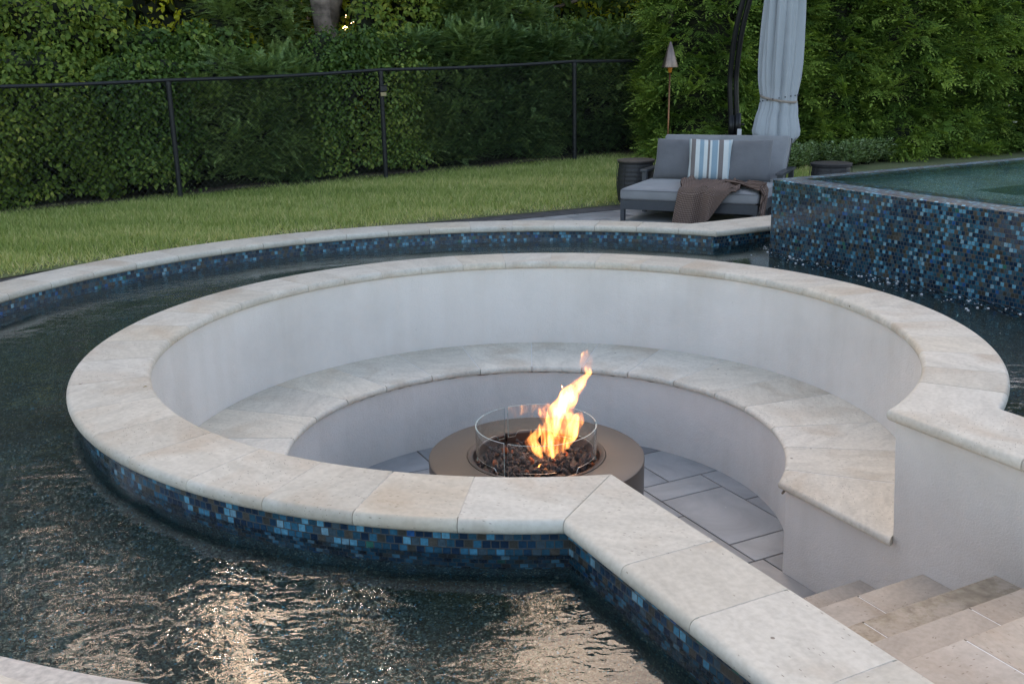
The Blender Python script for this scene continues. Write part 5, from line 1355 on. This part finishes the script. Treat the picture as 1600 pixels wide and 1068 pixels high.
for i, (z, r0) in enumerate(zip(zs_, rs_)):
    flare = max(0, (.8-z)/.45)
    for k in range(SEG):
        t = 2*PI*k/SEG
        q_ = abs(math.sin(4.5*t+.9+.22*math.sin(z*2.2))); pl_ = .42*q_**.55+.07*math.sin(13*t+z*1.3)+.035*math.sin(23*t-z*3)
        amp = 1.0 if z > .83 else .8; r = r0*.88*(1.03+.04*flare-amp*(.44-pl_))
        zz = z
        if i < 3: zz = z+(.055*abs(math.sin(4*t+.5)) - .045*math.cos(t+1.2))*(1-i/3)
        vs.append((ux+r*1.0*math.cos(t)+(-.012 if z < .7 else 0)+.02*(z-1)*.3, uy+r*.62*math.sin(t), zz))
n_ = len(zs_)
for i in range(n_-1):
    for k in range(SEG): fs.append((i*SEG+k, i*SEG+(k+1) % SEG, (i+1)*SEG+(k+1) % SEG, (i+1)*SEG+k))
mb.add(vs, fs); o = W(mb.build('canopy', M['canopy'], um, smooth=True), um); s_ = o.modifiers.new('s', 'SOLIDIFY'); s_.thickness = .004
mb = MB(); vs = []
st_pts = []
for k in range(81):
    t = 2*PI*k/80; st_pts.append((ux-.006+.190*math.cos(t), uy+.124*math.sin(t), .80+.035*math.cos(t+.4+PI)*-1*-.9+.012*math.sin(t)))
for i in range(80):
    a, b = Vector(st_pts[i]), Vector(st_pts[i+1]); mb.add([a-Vector((0, 0, .012)), b-Vector((0, 0, .012)), b+Vector((0, 0, .012)), a+Vector((0, 0, .012))], [(0, 1, 2, 3)])
o = W(mb.build('tie_strap', M['strap'], um, smooth=True), um); s_ = o.modifiers.new('s', 'SOLIDIFY'); s_.thickness = .004
mb = MB()
for k in range(10):
    t = PI+k*PI/10+.15; c = Vector((ux-.006+.196*math.cos(t), uy+.130*math.sin(t), .80+.0315*math.cos(t+.4))); mb.tube([c, c+Vector((math.cos(t), math.sin(t), 0))*.008], .007, 8)
W(mb.build('snap', M['black'], um), um)
mb = MB(); mb.tube([(ux, uy, .50), (ux, uy, 2.72)], .022, 12); W(mb.build('center_pole', M['black'], um, smooth=True), um)
mb = MB(); e_ = mast_curve(0)[-1]; mb.tube([e_, ((e_[0]+ux)/2, (e_[1]+uy)/2, 2.84), (ux, uy, 2.76), (ux, uy, 2.68)], .03, 12); W(mb.build('arm', M['black'], um, smooth=True), um)
mb = MB()
for k in range(8):
    t = 2*PI*(k+.3)/8; mb.tube([(ux+.05*math.cos(t), uy+.03*math.sin(t), 2.45), (ux+.15*math.cos(t), uy+.09*math.sin(t), .50)], .008, 6)
W(mb.build('ribs', M['black'], um), um)

# ================================================================ LIGHT, SKY, CAMERA
SUN_EL, SUN_AZ = R(27), R(-12)   # azimuth from +Y towards +X
w = bpy.data.worlds.new('World'); S.world = w; w.use_nodes = True; nt = w.node_tree
sky = nt.nodes.new('ShaderNodeTexSky'); sky.sky_type = 'NISHITA'; sky.sun_disc = False; sky.sun_elevation = SUN_EL; sky.sun_rotation = SUN_AZ
sky.air_density = .7; sky.dust_density = 2.2; sky.ozone_density = .7
bg = nt.nodes['Background']; bg.inputs['Strength'].default_value = .15; nt.links.new(mix(nt, 1.0, sky.outputs[0], (1.0, .865, .705), 'MULTIPLY'), bg.inputs[0])   # warm tint on the sky colour, offsets its blue cast
sd = bpy.data.lights.new('sun', 'SUN'); sd.energy = .8; sd.angle = R(10); sd.color = (1, .90, .74)
so = bpy.data.objects.new('sun', sd); COL.objects.link(so)
d = Vector((math.sin(SUN_AZ)*math.cos(SUN_EL), math.cos(SUN_AZ)*math.cos(SUN_EL), math.sin(SUN_EL)))
so.rotation_euler = d.to_track_quat('Z', 'Y').to_euler(); so.location = (0, 30, 20)
cd = bpy.data.cameras.new('camera'); cam = bpy.data.objects.new('camera', cd); COL.objects.link(cam)
cd.sensor_width = 36; cd.lens = 1559.1/1600*36; cd.clip_end = 1000; cd.clip_start = .05
cam.matrix_world = Matrix.Translation((0, 0, 1.2022))@Matrix.Rotation(R(90-15.6045), 4, 'X')@Matrix.Rotation(R(-1.1147), 4, 'Z')
S.camera = cam
